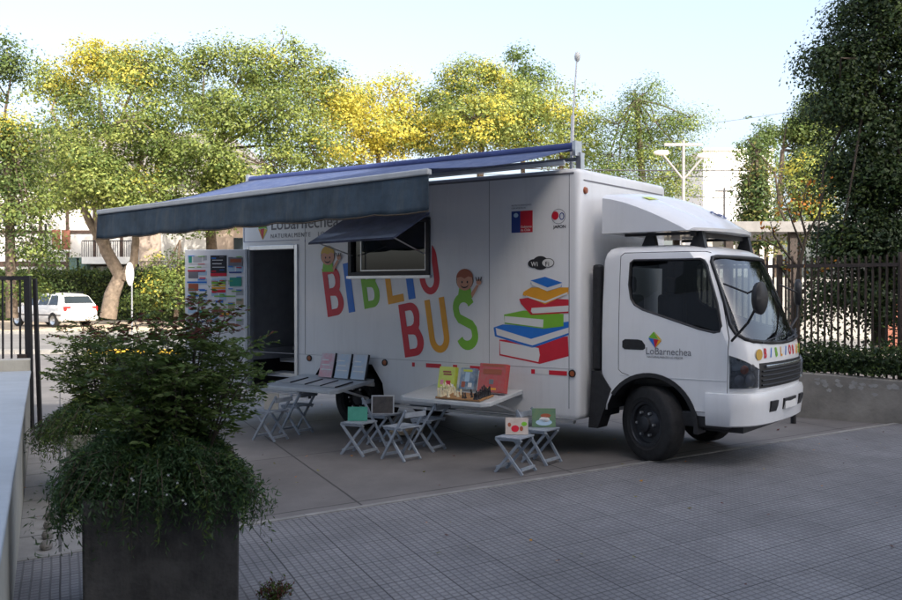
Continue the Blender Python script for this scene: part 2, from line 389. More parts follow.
def cab_loft(inset=0, zlo=None, zhi=None):
    SS = [1,.995,.98,.955,.92,.87,.8,.7,.55,.38,.19,0]; SS = SS+[-s for s in SS[-2::-1]]
    zs = [l[0] for l in LV]
    if inset: zs = [zlo]+[z for z in zs if zlo < z < zhi]+[zhi]
    rings = []
    for z in zs:
        uc, hw, ur = lv(z); k = (hw-inset)/hw; r = .05
        ring = [Vector((p.x-inset, VC+(p.y-VC)*k, z)) for p in (front(z, s) for s in SS)]
        far = VC+hw-inset; near = VC-hw+inset; ur += inset
        ring += [Vector((ur+r, far, z)), Vector((ur+.015, far-.015, z)), Vector((ur, far-r, z)), Vector((ur, near+r, z)), Vector((ur+.015, near+.015, z)), Vector((ur+r, near, z))]
        rings.append(ring)
    mb = MB(); n = len(rings[0])
    for r_ in rings: mb.v += [tuple(p) for p in r_]
    for i in range(len(rings)-1):
        for j in range(n): mb.f.append((i*n+j, i*n+(j+1) % n, (i+1)*n+(j+1) % n, (i+1)*n+j)); mb.m.append(0)
    mb.f.append(tuple(range(n))[::-1]); mb.m.append(0)
    mb.f.append(tuple(range((len(rings)-1)*n, len(rings)*n))); mb.m.append(0)
    return mb
cab = cab_loft().build('cab_body', [M['white'], M['inner']], truck)
cin = cab_loft(.055, .74, 2.14).build('cut', [M['inner']], truck)
WN = [(-.205,2.03),(-.215,1.80),(-.19,1.66),(-.15,1.60),(-.06,1.55),(.55,1.365),(.70,1.335),(.755,1.345),(.765,1.40),(.72,1.62),(.60,2.0),(.575,2.04),(.54,2.055),(-.17,2.055)]
WS = [(.07,1.42),(.085,1.33),(.15,1.275),(.25,1.25),(.6,1.225),(.975,1.215),(1.35,1.225),(1.70,1.25),(1.80,1.275),(1.865,1.33),(1.88,1.42),(1.80,2.03),(1.77,2.07),(1.70,2.085),(.25,2.085),(.18,2.07),(.15,2.03)]
WS = [(v*.925/.975, z) for v, z in WS]
c1 = MB().prism(WN, -.3, .3, 'y').build('cut', M['black'], truck)
c2 = MB().prism(WN, 1.65, 2.3, 'y').build('cut', M['black'], truck)
c3 = MB().prism(WS, .30, 1.6, 'x').build('cut', M['black'], truck)
wa = [(.03+.50*math.cos(R(t)), .385+.52*math.sin(R(t))) for t in range(-20, 201, 10)]
c4 = MB().prism(wa, -.3, .42, 'y').build('cut', M['black'], truck)
c5 = MB().prism(wa, 1.52, 2.3, 'y').build('cut', M['black'], truck)
c6 = MB().box((-.45, .35, 1.45), (-.70, 1.55, 2.0)).build('cut', M['black'], truck)
boolean(cab, [cin, c1, c2, c3, c4, c5, c6])
# the door is cut out of the shell and comes back as its own part, leaving a real gap
DR = [(-.315,2.10),(-.315,.93),(-.28,.90),(.30,.72),(.47,.555),(.83,.555),(.84,1.28),(.80,1.45),(.655,2.05),(.60,2.115),(.55,2.13),(-.28,2.13)]
def grow(poly, e):
    cx = sum(p[0] for p in poly)/len(poly); cy = sum(p[1] for p in poly)/len(poly)
    out = []
    n = len(poly)
    for i in range(n):
        a_, b_, c_ = Vector(poly[i-1]), Vector(poly[i]), Vector(poly[(i+1) % n])
        d1 = (b_-a_).normalized(); d2 = (c_-b_).normalized(); nn = Vector((d1.y+d2.y, -d1.x-d2.x)); nn.normalize()
        q = b_+nn*e; q2 = b_-nn*e
        out.append(tuple(q if (q-Vector((cx, cy))).length > (q2-Vector((cx, cy))).length else q2) if e > 0 else tuple(q2 if (q-Vector((cx, cy))).length > (q2-Vector((cx, cy))).length else q))
    return out
for yy, nm in ((-.3, 0), (1.70, 1)):
    dcut = MB().prism(DR, yy, yy+.52, 'y').build('cut', M['inner'], truck)
    door = link('door', cab.data.copy(), truck); boolean(door, [dcut], 'INTERSECT')
    dbig = MB().prism(grow(DR, .007), yy, yy+.52, 'y').build('cut', M['inner'], truck)
    boolean(cab, [dbig]); smooth(door.data, 30); rm(dcut, dbig)
    if nm == 0: near_door = door
    else: far_door = door
smooth(cab.data, 32)
rm(cin, c1, c2, c3, c4, c5, c6)
for dd, vv in ((near_door, .035), (far_door, 1.915)):
    def tum(u, z): # glass leans with the shell
        hw = lv(z)[1]; return (VC-hw+.02) if vv < 1 else (VC+hw-.02)
    WG = grow(WN, .012)
    g = MB(); n = len(WG); g.add([(u, tum(u, z), z) for u, z in WG], [tuple(range(n))])
    g.build('window_pane', M['tint'], dd, fix=False)
    g = MB(); pts = [(u, tum(u, z)+(-.012 if vv < 1 else .012), z) for u, z in WN]
    g.tube(pts+pts[:2], .014, 6, cap=False).build('window_seal', M['black'], dd, sm=60)
hd = [(-.275,1.225),(-.245,1.245),(-.10,1.245),(-.055,1.235),(-.02,1.19),(-.02,1.155),(-.045,1.14),(-.25,1.14),(-.275,1.16)]
MB().prism(hd, -.006, .02, 'y').build('door_handle', M['black'], near_door, bevel=.004)
# body crease along the doors
MB().box((-.30, -.004, .865), (.83, .004, .872)).build('crease_trim', M['paleframe'], near_door)
# windshield
g = MB(); nz, ns = 12, 24
for i in range(nz+1):
    for j in range(ns+1):
        z = 1.205+(2.095-1.205)*i/nz; s = .955-1.91*j/ns; p = front(z, s); g.v.append((p.x-.022, VC+(p.y-VC)*.985, z))
for i in range(nz):
    for j in range(ns): g.f.append((i*(ns+1)+j, i*(ns+1)+j+1, (i+1)*(ns+1)+j+1, (i+1)*(ns+1)+j)); g.m.append(0)
wsh = g.build('windshield', M['glass'], truck, sm=60)
def dense(poly, n=5):
    out = []
    for i in range(len(poly)):
        a_, b_ = poly[i], poly[(i+1) % len(poly)]
        out += [(a_[0]+(b_[0]-a_[0])*k/n, a_[1]+(b_[1]-a_[1])*k/n) for k in range(n)]
    return out
pts = [front(z, max(-1, min(1, s_of(v, z))), .0) for v, z in dense(WS, 3)]
g = MB().tube(pts+pts[:2], .020, 6, cap=False); g.build('windshield_seal', M['black'], wsh, sm=60)
for v0, v1 in ((.35, .95), (1.0, 1.6)):
    g = MB(); pp = [front(1.235, s_of(v0+(v1-v0)*.0, 1.235), .02), front(1.27, s_of(v0+.3, 1.27), .022), front(1.30, s_of(v1, 1.30), .022)]
    g.tube(pp, .008, 6); g.tube([front(1.26, s_of(v0+.28, 1.26), .028), front(1.33, s_of(v1-.02, 1.33), .024)], .012, 4); g.build('wiper', M['black'], wsh)
# cab interior
MB().box((.50, .08, .80), (.80, 1.77, 1.20)).build('dashboard', M['inner'], truck, bevel=.05)
for v0 in (.15, 1.22):
    st = MB().box((-.38, v0, .95), (.15, v0+.55, 1.12)).build('seat', M['seat'], truck, bevel=.05)
    MB().box((-.46, v0+.03, 1.08), (-.33, v0+.52, 1.70)).box((-.44, v0+.15, 1.72), (-.36, v0+.40, 1.90)).build('backrest', M['seat'], st, bevel=.04)
sw = [(.38+.06*math.sin(R(t)), 1.50+.19*math.cos(R(t)), 1.30+.13*math.sin(R(t))) for t in range(0, 361, 20)]
MB().tube(sw, .014, 6, cap=False).beam((.38, 1.31, 1.30), (.38, 1.69, 1.30), .03).tube([(.38, 1.5, 1.30), (.62, 1.5, 1.15)], .03).build('steering_wheel', M['black'], truck)
# headlights, grille, bumper, front letters
def patch(z0, z1, s0, s1, off, nz=4, ns=10, edge=None):
    g = MB()
    for i in range(nz+1):
        for j in range(ns+1):
            s = s0+(s1-s0)*j/ns; z = z0+(z1-z0)*i/nz
            if edge: z = z0+(edge(s)-z0)*i/nz
            g.v.append(tuple(front(z, s, off)))
    N = (nz+1)*(ns+1)
    for i in range(nz+1):
        for j in range(ns+1):
            s = s0+(s1-s0)*j/ns; z = z0+(z1-z0)*i/nz
            if edge: z = z0+(edge(s)-z0)*i/nz
            g.v.append(tuple(front(z, s, off-.04)))
    W = ns+1
    for i in range(nz):
        for j in range(ns):
            q = (i*W+j, i*W+j+1, (i+1)*W+j+1, (i+1)*W+j); g.f.append(q); g.f.append(tuple(N+k for k in q[::-1])); g.m += [0, 0]
    for i in range(nz):
        for j in (0, ns): g.f.append((i*W+j, (i+1)*W+j, N+(i+1)*W+j, N+i*W+j)); g.m.append(0)
    for j in range(ns):
        for i in (0, nz): g.f.append((i*W+j, i*W+j+1, N+i*W+j+1, N+i*W+j)); g.m.append(0)
    return g
for sg in (1, -1):
    hlp = patch(.80, 1.10, sg*.999, sg*.73, .008, edge=lambda s: 1.12-.14*max(0, (.999-abs(s))/.27)).build('headlight', M['hl'], truck, sm=40)
    patch(.81, 1.09, sg*.990, sg*.74, .036, edge=lambda s: 1.11-.14*max(0, (.999-abs(s))/.27)).build('lamp_cover', M['lampcover'], hlp, sm=40)
    for zz, s_, rr, mm in ((.98, .90, .045, M['amber']), (.88, .84, .062, M['hlin']), (.88, .94, .05, M['hlin']), (1.0, .82, .035, M['hlin'])):
        p = front(zz, sg*s_, .010); q = front(zz, sg*s_, .03)-p
        MB().lathe([(0, .001), (.0, rr), (.004, rr*.9), (.006, .001)], 'z', n=18).build('lamp', mm, hlp, sm=40).matrix_local = Matrix.Translation(p) @ q.to_track_quat('Z', 'Y').to_matrix().to_4x4()
gr = patch(.79, 1.035, .70, -.70, .006, 4, 20).build('grille', M['black'], truck, sm=40)
for k in range(4):
    z = .82+k*.045; MB().tube([front(z, .66-1.32*j/14, .012) for j in range(15)], .009, 6).build('grille_bar', M['iron'], gr)
MB().tube([front(1.0, .60-1.2*j/14, .016) for j in range(15)], .014, 6).build('chrome_bar', M['chrome'], gr, sm=60)
g = MB(); prof = [(.425, .0), (.44, .022), (.60, .042), (.70, .048), (.745, .035), (.755, -.02), (.745, -.08), (.425, -.08)]
SB = [1.0,.99,.97,.94,.9,.84,.76,.66,.5,.3,.1]; SB = SB+[-s for s in SB[::-1]]
path = [Vector((.62, -.0, 0))]+[front(.75, s) for s in SB]+[Vector((.62, 1.85, 0))]
n = len(prof)
for i, p in enumerate(path):
    d = (path[min(i+1, len(path)-1)]-path[max(i-1, 0)]); d.z = 0; d.normalize(); nr = Vector((d.y, -d.x, 0))
    if nr.dot(Vector((p.x-0, p.y-VC, 0))) < 0: nr = -nr
    for z, o_ in prof: g.v.append(tuple(Vector((p.x, p.y, 0))+nr*(o_*(.5 if i in (0, len(path)-1) else 1))+Vector((0, 0, z))))
for i in range(len(path)-1):
    for j in range(n): g.f.append((i*n+j, i*n+(j+1) % n, (i+1)*n+(j+1) % n, (i+1)*n+j)); g.m.append(0)
g.f += [tuple(range(n)), tuple(range((len(path)-1)*n, len(path)*n))]; g.m += [0, 0]
bump = g.build('bumper', M['white'], truck, sm=45)
for s0, s1 in ((.55, .38), (.20, -.20), (-.38, -.55)):
    patch(.55, .66, s0, s1, .052, 2, 6).build('bumper_slot', M['black'], bump).location = (.028, 0, 0)
MB().box((1.10, .76, .555), (1.160, 1.10, .63)).build('number_plate', M['page'], bump)
txt = 'BIBLIOBUS'; cols = ['red', 'blue', 'green', 'orange', 'blue', 'red', 'red', 'orange', 'green']
for i, ch in enumerate(txt):
    s = .60-.15*i*1.0; p = front(1.085+.006*math.sin(i*2), s, .004); q = front(1.085, s-.02, .004); x = (q-p).normalized(); z = (front(1.13, s, .004)-p); z = (z-x*z.dot(x)).normalized(); y = z
    me = text_mesh('front_letter', ch, .13, M[cols[i]], .001, .75, bold=.004)
    nz_ = x.cross(y); T = Matrix(((x.x, y.x, nz_.x, p.x), (x.y, y.y, nz_.y, p.y), (x.z, y.z, nz_.z, p.z), (0, 0, 0, 1)))
    decal('front_letter', me, T, truck)
for s_ in (.70, -.72):
    p = front(1.12, s_, .005); hdp = MB().lathe([(0, .001), (0, .055), (.003, .055), (.003, .001)], 'z', n=20).build('child_head', M['blond'], truck); hdp.matrix_local = Matrix.Translation(p) @ (front(1.12, s_, .03)-front(1.12, s_, 0)).to_track_quat('Z', 'Y').to_matrix().to_4x4()
# cab lower dark parts
MB().box((.36, .02, .40), (.84, .12, .548)).build('step_panel', M['black'], truck, bevel=.01)
MB().box((.50, .12, .36), (.95, 1.73, .5)).build('under_tray', M['black'], truck)
ft = MB(); ro, ri = .515, .472
angs = list(range(-6, 152, 8))
for vv in (-.015, .20):
    for t in angs:
        for rr in (ro, ri): ft.v.append((.03+rr*math.cos(R(t)), vv, .385+rr*1.02*math.sin(R(t))))
k = len(angs)
for i in range(k-1):
    a_ = i*2; b_ = a_+2; o_ = k*2
    ft.f += [(a_, a_+1, b_+1, b_), (o_+a_, o_+b_, o_+b_+1, o_+a_+1), (a_, b_, o_+b_, o_+a_), (a_+1, o_+a_+1, o_+b_+1, b_+1)]; ft.m += [0]*4
ft.prism([(-.53, .90), (-.40, .72), (-.55, .30), (-.66, .30), (-.62, .90)], -.015, .20, 'y')
ft.build('fender_trim', M['black'], truck, sm=40)
ftm = [v for v in ft.v]
f2 = MB(); f2.v = [(x, VC*2-y, z) for x, y, z in ft.v]; f2.f = list(ft.f); f2.m = list(ft.m); f2.build('fender_trim', M['black'], truck, sm=40)
# mirrors
def mirror(base, mid, c, flip=1):
    g = MB(); m_ = MB().lathe([(-.035, .001), (-.035, .07), (-.02, .088), (.02, .092), (.035, .08), (.035, .001)], 'x', n=20)
    m_.v = [(x, y, z*1.68) for x, y, z in m_.v]
    o = m_.build('wing_mirror', M['black'], truck, sm=50); o.location = c; o.rotation_euler = (0, 0, R(-22*flip))
    inv = o.matrix_local.inverted() if False else None
    g.tube([base, mid, Vector(c)+Vector((0, 0, -.03))], .013, 6)
    g.tube([Vector(base)+Vector((-.08, 0, .55)), Vector(mid)+Vector((0, 0, .28)), Vector(c)+Vector((0, 0, .10))], .010, 6)
    g.build('mirror_arm', M['black'], truck)
mirror((.87, .02, 1.26), (1.08, -.14, 1.44), (1.20, -.17, 1.675))
mirror((.84, 1.83, 1.26), (.90, 2.02, 1.44), (.88, 2.10, 1.72), -1)
# wheels
def wheel(u, v, out=-1, steer=0, dual=False, name='wheel'):
    w = empty('wheel', (u, v, .386)); w.parent = truck; w.rotation_euler = (0, 0, R(steer))
    r = .386; W = .20; s = out
    pr = [(0, .235), (0, .25), (s*.012, .27), (s*.006, .33), (0, .355), (-s*.008, .372), (-s*.022, .382), (-s*.05, r), (-s*.15, r), (-s*.178, .382), (-s*.192, .372), (-s*.20, .33), (-s*.19, .25), (-s*.19, .235)]
    ty = MB().lathe(pr, 'y', n=48).build('tyre', M['rubber'], w, sm=35)
    for kx in range(3):
        a_ = -s*(.065+.035*kx); MB().lathe([(a_, r+.0005), (a_-s*.001, r-.007), (a_-s*.009, r-.007), (a_-s*.010, r+.0005)], 'y', n=48).build('tread_groove', M['black'], ty)
    if not dual: rp = [(0, .236), (-s*.012, .228), (-s*.015, .20), (-s*.045, .19), (-s*.05, .15), (-s*.02, .11), (s*.0, .085), (s*.03, .08), (s*.035, .06), (s*.035, .001)]
    else: rp = [(0, .236), (-s*.03, .225), (-s*.12, .20), (-s*.14, .15), (-s*.10, .10), (-s*.02, .09), (-s*.01, .001)]
    rm_ = MB().lathe(rp, 'y', n=36)
    for k in range(6):
        t = R(60*k); rm_.tube([(.125*math.cos(t), -s*.02, .125*math.sin(t)), (.125*math.cos(t), s*.012, .125*math.sin(t))], .014, 6, mi=1)
    for k in range(8):
        t = R(45*k+20); rm_.lathe([(-s*.0475, .001), (-s*.0465, .020), (-s*.050, .021)], 'y', (.172*math.cos(t), 0, .172*math.sin(t)), 10, 2)
    rm_.build('rim', [M['rim'], M['alu'], M['black']], w, sm=35)
    MB().lathe([(-s*.19, .235), (-s*.10, .20), (-s*.10, .001)], 'y', n=24).build('brake_drum', M['chassis'], w)
    return w
wheel(-.03, .03, -1, -24); wheel(.0, 1.78, 1, -24)
wheel(-3.97, .03, -1, 0, True); wheel(-3.97, .26, -1, 0, True); wheel(-3.97, 1.87, 1, 0, True); wheel(-3.97, 1.64, 1, 0, True)
ch = MB().box((-5.7, .60, .48), (.9, .72, .64)).box((-5.7, 1.18, .48), (.9, 1.30, .64)).box((-4.07, .3, .33), (-3.87, 1.6, .47)).box((-.05, .2, .34), (.11, 1.7, .44))
for u in (-5.5, -4.8, -3.2, -2.4, -1.5): ch.box((u, .72, .50), (u+.08, 1.18, .60))
ch.tube([(-3.8, .95, .42), (-.5, .95, .52)], .05, 8)
ch.build('chassis', M['chassis'], truck)
MB().box((-2.6, .25, .40), (-1.6, .58, .68)).build('fuel_tank', M['chassis'], truck, bevel=.05)
MB().box((-.62, .06, .42), (-.50, .40, 1.0)).box((-.66, .10, .55), (-.56, .5, .85)).tube([(-.60, .10, .80), (-.58, .02, .62), (-.62, .10, .45)], .03, 8).box((-.60,.02,.60),(-.54,.10,.74)).build('engine_side_gear', M['chassis'], truck, bevel=.01)
MB().box((-.645, .03, .9), (-.545, .14, 2.02)).build('air_intake_duct', M['black'], truck, bevel=.03)
# roof deflector
g = MB(); nu, nv = 20, 28
def dtop(t, s):
    zr = 2.745+.07*(1-s*s); z = 2.375+(zr-2.375)*(1-t**(1.4+.6*(1-s*s)))
    z -= .055*math.exp(-((abs(s)-.42)/.16)**2)*max(0, math.sin(math.pi*min(1, max(0, (t-.25)/.75))))
    z += .02*math.exp(-(s/.28)**2)*t
    return z
def du(t, s): U = .40+.22*(1-abs(s)**3); return -.55+(U+.55)*t
for i in range(nu+1):
    for j in range(nv+1):
        s = 1-2*j/nv; t = i/nu; e = max(0, abs(s)-.93)/.07
        v = VC-s*.845*(1+.02*t); g.v.append((du(t, s), v, dtop(t, s)-.03*e*e))
W = nv+1; N = len(g.v)
for i in range(nu+1):
    for j in range(nv+1):
        s = 1-2*j/nv; t = i/nu; g.v.append((du(t, s)-.002, VC-s*.845*(1+.02*t), min(2.345, 2.375)))
for i in range(nu):
    for j in range(nv):
        q = (i*W+j, i*W+j+1, (i+1)*W+j+1, (i+1)*W+j); g.f += [q, tuple(N+k for k in q[::-1])]; g.m += [0, 0]
for i in range(nu):
    for j in (0, nv): g.f.append((i*W+j, (i+1)*W+j, N+(i+1)*W+j, N+i*W+j)); g.m.append(0)
for j in range(nv):
    for i in (0, nu): g.f.append((i*W+j, i*W+j+1, N+i*W+j+1, N+i*W+j)); g.m.append(0)
dfl = g.build('roof_deflector', M['white'], truck, sm=38)
mt = MB()
for u, v in ((-.10, .28), (.42, .30), (-.10, 1.65), (.42, 1.65)):
    mt.prism([(u-.09, 2.17), (u+.09, 2.17), (u+.05, 2.35), (u-.01, 2.35)], v-.04, v+.04, 'y')
mt.beam((-.35, .22, 2.325), (.42, .22, 2.325), .03); mt.beam((-.35, 1.73, 2.325), (.42, 1.73, 2.325), .03); mt.beam((.40, .2, 2.32), (.40, 1.75, 2.32), .05)
mt.build('deflector_bracket', M['black'], dfl)
# emblem ring on the deflector
def dpt(t, s, o_=.004): return Vector((du(t, s), VC-s*.845*(1+.02*t), dtop(t, s)+o_))
c = dpt(.80, -.05, .006); x = (dpt(.80, -.10)-dpt(.80, 0)).normalized(); y = (dpt(.70, -.05)-dpt(.88, -.05)).normalized(); nn_ = x.cross(y).normalized(); y = nn_.cross(x)
T = Matrix(((x.x, y.x, nn_.x, c.x), (x.y, y.y, nn_.y, c.y), (x.z, y.z, nn_.z, c.z), (0, 0, 0, 1)))
decal('oval_emblem', curve_mesh('oval_emblem', [arc(0, 0, .17, .085, 0, 350, 30), arc(0, 0, .145, .065, 0, 350, 30)], .002, M['navyp']), T, dfl)
decal('oval_emblem_inner', curve_mesh('oval_emblem_inner', [arc(-.05, 0, .05, .04, 0, 350, 16)], .002, M['greyink']), T, dfl)
decal('oval_emblem_inner', curve_mesh('oval_emblem_inner', [[(.02, -.03), (.10, -.03), (.10, -.01), (.02, -.01)], [(.02, .005), (.10, .005), (.10, .03), (.02, .03)]], .002, M['navyp']), T, dfl)
c = dpt(.36, .62, .004); T2 = T.copy(); x2 = (dpt(.36, .55)-dpt(.36, .7)).normalized(); y2 = (dpt(.3, .62)-dpt(.42, .62)).normalized(); n2 = x2.cross(y2).normalized(); y2 = n2.cross(x2)
T2 = Matrix(((x2.x, y2.x, n2.x, c.x), (x2.y, y2.y, n2.y, c.y), (x2.z, y2.z, n2.z, c.z), (0, 0, 0, 1)))
decal('small_sticker', curve_mesh('small_sticker', [[(-.09, -.05), (.09, -.05), (.09, .05), (-.09, .05)]], .001, M['lime']), T2, dfl)

# cargo box
U0, U1, V0, V1, Z0, Z1 = -5.92, -.70, -.15, 2.05, .38, 3.03
bx = MB().box((U0, V0, Z0), (U1, V1, Z1)).build('cargo_box', [M['boxwhite'], M['roomwall'], M['black']], truck)
bv = bx.modifiers.new('bv', 'BEVEL'); bv.width = .06; bv.segments = 4
bx.data = evalmesh(bx); bx.modifiers.clear()
room = MB().box((U0+.07, V0+.06, .95), (U1-.07, V1-.06, Z1-.08), 0).build('cut', M['roomwall'], truck)
under = MB().box((U0+.1, V0+.05, .2), (U1-.1, V1-.05, .80), 0).build('cut', M['black'], truck)
dr = MB().box((-5.74, V0-.2, .415), (-4.885, .75, 2.285), 0).build('cut', M['roomwall'], truck)
stair = MB().box((-5.74, .7, .97), (-4.885, 1.9, 2.3), 0).build('cut', M['roomwall'], truck)
WU0, WU1, WZ0, WZ1 = -3.93, -2.655, 1.925, 2.60
wn = MB().box((WU0+.05, V0-.2, WZ0+.04), (WU1-.05, V0+.2, WZ1-.04), 0).build('cut', M['roomwall'], truck)
archp = [(-4.62, .2), (-4.55, .62), (-4.38, .84), (-3.56, .84), (-3.39, .62), (-3.32, .2)]
ar = MB().prism(archp, V0-.2, .5, 'y').build('cut', M['black'], truck)
ar2 = MB().prism(archp, 1.4, V1+.2, 'y').build('cut', M['black'], truck)
boolean(bx, [room, under, dr, stair, wn, ar, ar2]); smooth(bx.data, 35)
rm(room, under, dr, stair, wn, ar, ar2)
# trims on the box
MB().box((U0+.05, V0-.006, .345), (-4.64, V0+.05, .375)).build('skirt_rail', M['alu'], bx)
MB().box((-3.30, V0-.006, .345), (U1-.06, V0+.05, .375)).build('skirt_rail', M['alu'], bx)
MB().box((U0+.06, V0-.004, 2.965), (U1-.06, V0-.0005, 2.985)).box((U1+.0005, V0+.1, 2.90), (U1+.004, V1-.1, 2.915)).box((-.818, V0-.003, .5), (-.812, V0-.0005, 2.965)).box((-1.83, V0-.003, .9), (-1.826, V0-.0005, 2.965)).box((-4.70, V0-.003, .92), (-4.696, V0-.0005, 2.96)).build('panel_seam', M['greyink'], bx)
MB().box((U0+.06, V0-.003, .915), (-4.89+.0, V0-.0005, .921)).box((-4.82, V0-.003, .915), (U1-.06, V0-.0005, .921)).build('lower_seam', M['gravestone'], bx)
for v in (V0+.13, V1-.14):
    MB().lathe([(0, .001), (0, .04), (.02, .032), (.024, .001)], 'x', (U1, v, 2.80), 14).build('marker_lamp', M['amber'], bx, sm=40)
MB().box((U1-.001, .60, 2.70), (U1+.03, .98, 2.81)).build('front_vent', M['black'], bx)
for u0, u1, mm in ((-2.93, -2.89, 'red'), (-2.88, -2.73, 'page'), (-2.72, -2.50, 'red'), (-2.33, -2.27, 'red'), (-2.26, -2.10, 'page'), (-2.09, -1.88, 'red'), (-1.28, -1.235, 'red'), (-1.225, -1.07, 'page'), (-1.06, -.84, 'red')):
    MB().box((u0, V0-.003, .845), (u1, V0-.0006, .893)).build('reflector_strip', M[mm], bx)
for u in (-3.35, -.775, -4.62):
    lp = MB().lathe([(0, .001), (0, .032), (-.012, .028), (-.014, .001)], 'y', (u, V0, .872), 16).build('side_lamp', M['amber'], bx, sm=40)
    MB().lathe([(-.001, .032), (-.016, .034), (-.016, .040), (-.001, .041)], 'y', (u, V0, .872), 16).build('lamp_ring', M['black'], lp, sm=40)
# door frame, header sign plate, steps
fr = MB()
fr.box((-5.80, V0-.018, .42), (-5.742, V0+.03, 2.345)).box((-4.883, V0-.018, .42), (-4.825, V0+.03, 2.345)).box((-5.742, V0-.018, 2.287), (-4.883, V0+.03, 2.345))
fr.build('door_frame', M['alu'], bx, bevel=.006)
MB().box((-5.86, V0-.006, 2.40), (-4.80, V0-.0008, 2.405)).box((-5.865, V0-.006, 2.40), (-5.860, V0-.0008, 2.93)).box((-4.70, V0-.006, 2.37), (-4.695, V0-.0008, 2.4)).build('sign_edge', M['navyp'], bx)
stp = MB(); 
for i, (v, z) in enumerate(((-.10, .44), (.12, .62), (.36, .80), (.60, .95))):
    stp.box((-5.70, v, z-.05), (-4.92, v+.30, z), 0); stp.box((-5.70, v-.004, z-.03), (-4.92, v+.012, z+.004), 1)
stp.build('entry_steps', [M['paleframe'], M['alu']], bx)
shelf = MB().box((-4.6, 1.5, .95), (-1.0, 1.97, 2.5)).build('book_shelf', M['roomwall'], bx)
for k in range(3): MB().box((-5.70, .78, 1.1+.3*k), (-4.9, .80, 1.12+.3*k)).build('shelf_edge', M['greyink'], shelf)
# open door with posters
D = empty('entry_door', (-5.78, V0-.02, 0), R(180+30)); D.parent = truck
DL = .87
dm = MB().box((.0, -.02, .43), (DL, .02, 2.30)).build('door_panel', M['boxwhite'], D, bevel=.008)
MB().box((-.01, -.03, .43), (.02, .03, 2.30)).build('door_edge', M['alu'], D)
def poster(x0, z0, x1, z1, m_):  # x from hinge outward 0..1, z fraction from top; inner face turned to the camera
    MB().box((x0*DL, .0205, 2.28-z0*1.85), (x1*DL, .0225, 2.28-z1*1.85)).build('poster', M[m_], D)
# fractions measured left to right in the photo (1 = outer edge)
PS = [(.06,.05,.30,.145,'page'),(.065,.058,.12,.135,'teal'),(.14,.06,.28,.13,'gravestone'),(.20,.175,.27,.185,'green'),(.05,.215,.34,.232,'red'),(.06,.235,.22,.31,'greyink'),(.24,.30,.34,.315,'red'),(.04,.345,.36,.362,'blue'),(.06,.37,.22,.45,'hair'),(.24,.44,.36,.455,'blue'),(.05,.50,.36,.515,'blue'),(.24,.585,.36,.60,'blue'),(.24,.68,.36,.76,'teal'),(.05,.8,.34,.86,'page'),
 (.42,.05,.68,.285,'black_ink'),(.42,.25,.68,.284,'red'),(.45,.10,.62,.106,'page'),(.45,.14,.60,.148,'page'),(.45,.18,.65,.186,'page'),(.44,.31,.66,.34,'paleblue'),(.44,.35,.66,.37,'green'),(.44,.38,.66,.40,'yellow'),(.44,.41,.66,.43,'orange'),(.44,.44,.66,.47,'red'),(.48,.505,.82,.518,'green'),(.50,.56,.62,.585,'blue'),(.66,.60,.82,.612,'green'),(.54,.655,.72,.667,'green'),(.56,.70,.72,.725,'orange'),(.56,.80,.70,.815,'green'),
 (.71,.075,.94,.17,'greyink'),(.74,.09,.92,.13,'hair'),(.72,.235,.92,.25,'navyp'),(.73,.30,.92,.40,'teal'),(.76,.45,.90,.46,'green')]
rp_ = random.Random(31)
for (cx0, cx1) in ((.05, .19), (.21, .36), (.43, .54), (.56, .67), (.70, .81), (.83, .95)):
    zz = .045+rp_.uniform(0, .02)
    while zz < .84:
        hh_ = rp_.uniform(.045, .085); PS.insert(0, (cx0, zz, cx1, zz+hh_, rp_.choice(['page', 'page', 'page', 'paleblue', 'stripe', 'tan']))); PS.append((cx0+.01, zz+hh_*.15, cx1-.03, zz+hh_*.28, rp_.choice(['greyink', 'blue', 'red', 'teal', 'green']))); zz += hh_+rp_.uniform(.03, .10)
for i, (x0, z0, x1, z1, m_) in enumerate(PS):
    off = .0206+.00012*i
    o = MB().box(((1-x1)*DL, .0201, 2.28-z1*1.20), ((1-x0)*DL, off, 2.28-z0*1.20)).build('poster', M[m_], dm)
# window
wf = MB()
wf.box((WU0-.0, V0-.03, WZ0), (WU0+.055, V0+.06, WZ1)).box((WU1-.055, V0-.03, WZ0), (WU1, V0+.06, WZ1)).box((WU0+.055, V0-.03, WZ0), (WU1-.055, V0+.06, WZ0+.045)).box((WU0+.055, V0-.03, WZ1-.045), (WU1-.055, V0+.06, WZ1))
win = wf.build('window_frame', M['black'], bx, bevel=.005)
MB().box((WU0-.01, V0-.045, WZ0-.035), (WU1+.02, V0-.001, WZ0-.002)).box((WU0+.22, V0-.025, WZ0+.055), (WU1-.07, V0-.015, WZ0+.068)).box((WU1-.068, V0-.025, WZ0+.055), (WU1-.056, V0-.015, WZ1-.06)).box((WU0+.205, V0-.025, WZ0+.055), (WU0+.218, V0-.015, WZ1-.06)).build('window_trim', M['alu'], win)
MB().box((WU0+.056, V0+.02, WZ0+.046), (WU1-.056, V0+.026, WZ1-.046)).build('window_pane', M['boxglass'], win)
hg = MB(); a_ = Vector((WU0-.0, V0-.035, WZ1+.03)); L1 = Vector((WU0-.02, V0-.72, 2.285)); 
hg.add([(WU0-.01, V0-.03, WZ1+.03), (WU1+.01, V0-.03, WZ1+.03), (WU1+.02, V0-.70, 2.31), (WU0-.02, V0-.70, 2.285), (WU0-.01, V0-.03, WZ1+.055), (WU1+.01, V0-.03, WZ1+.055), (WU1+.02, V0-.70, 2.335), (WU0-.02, V0-.70, 2.31)],
       [(0,1,2,3),(7,6,5,4),(0,4,5,1),(1,5,6,2),(2,6,7,3),(3,7,4,0)])
ht = hg.build('window_flap', M['hatch'], truck, bevel=.006)
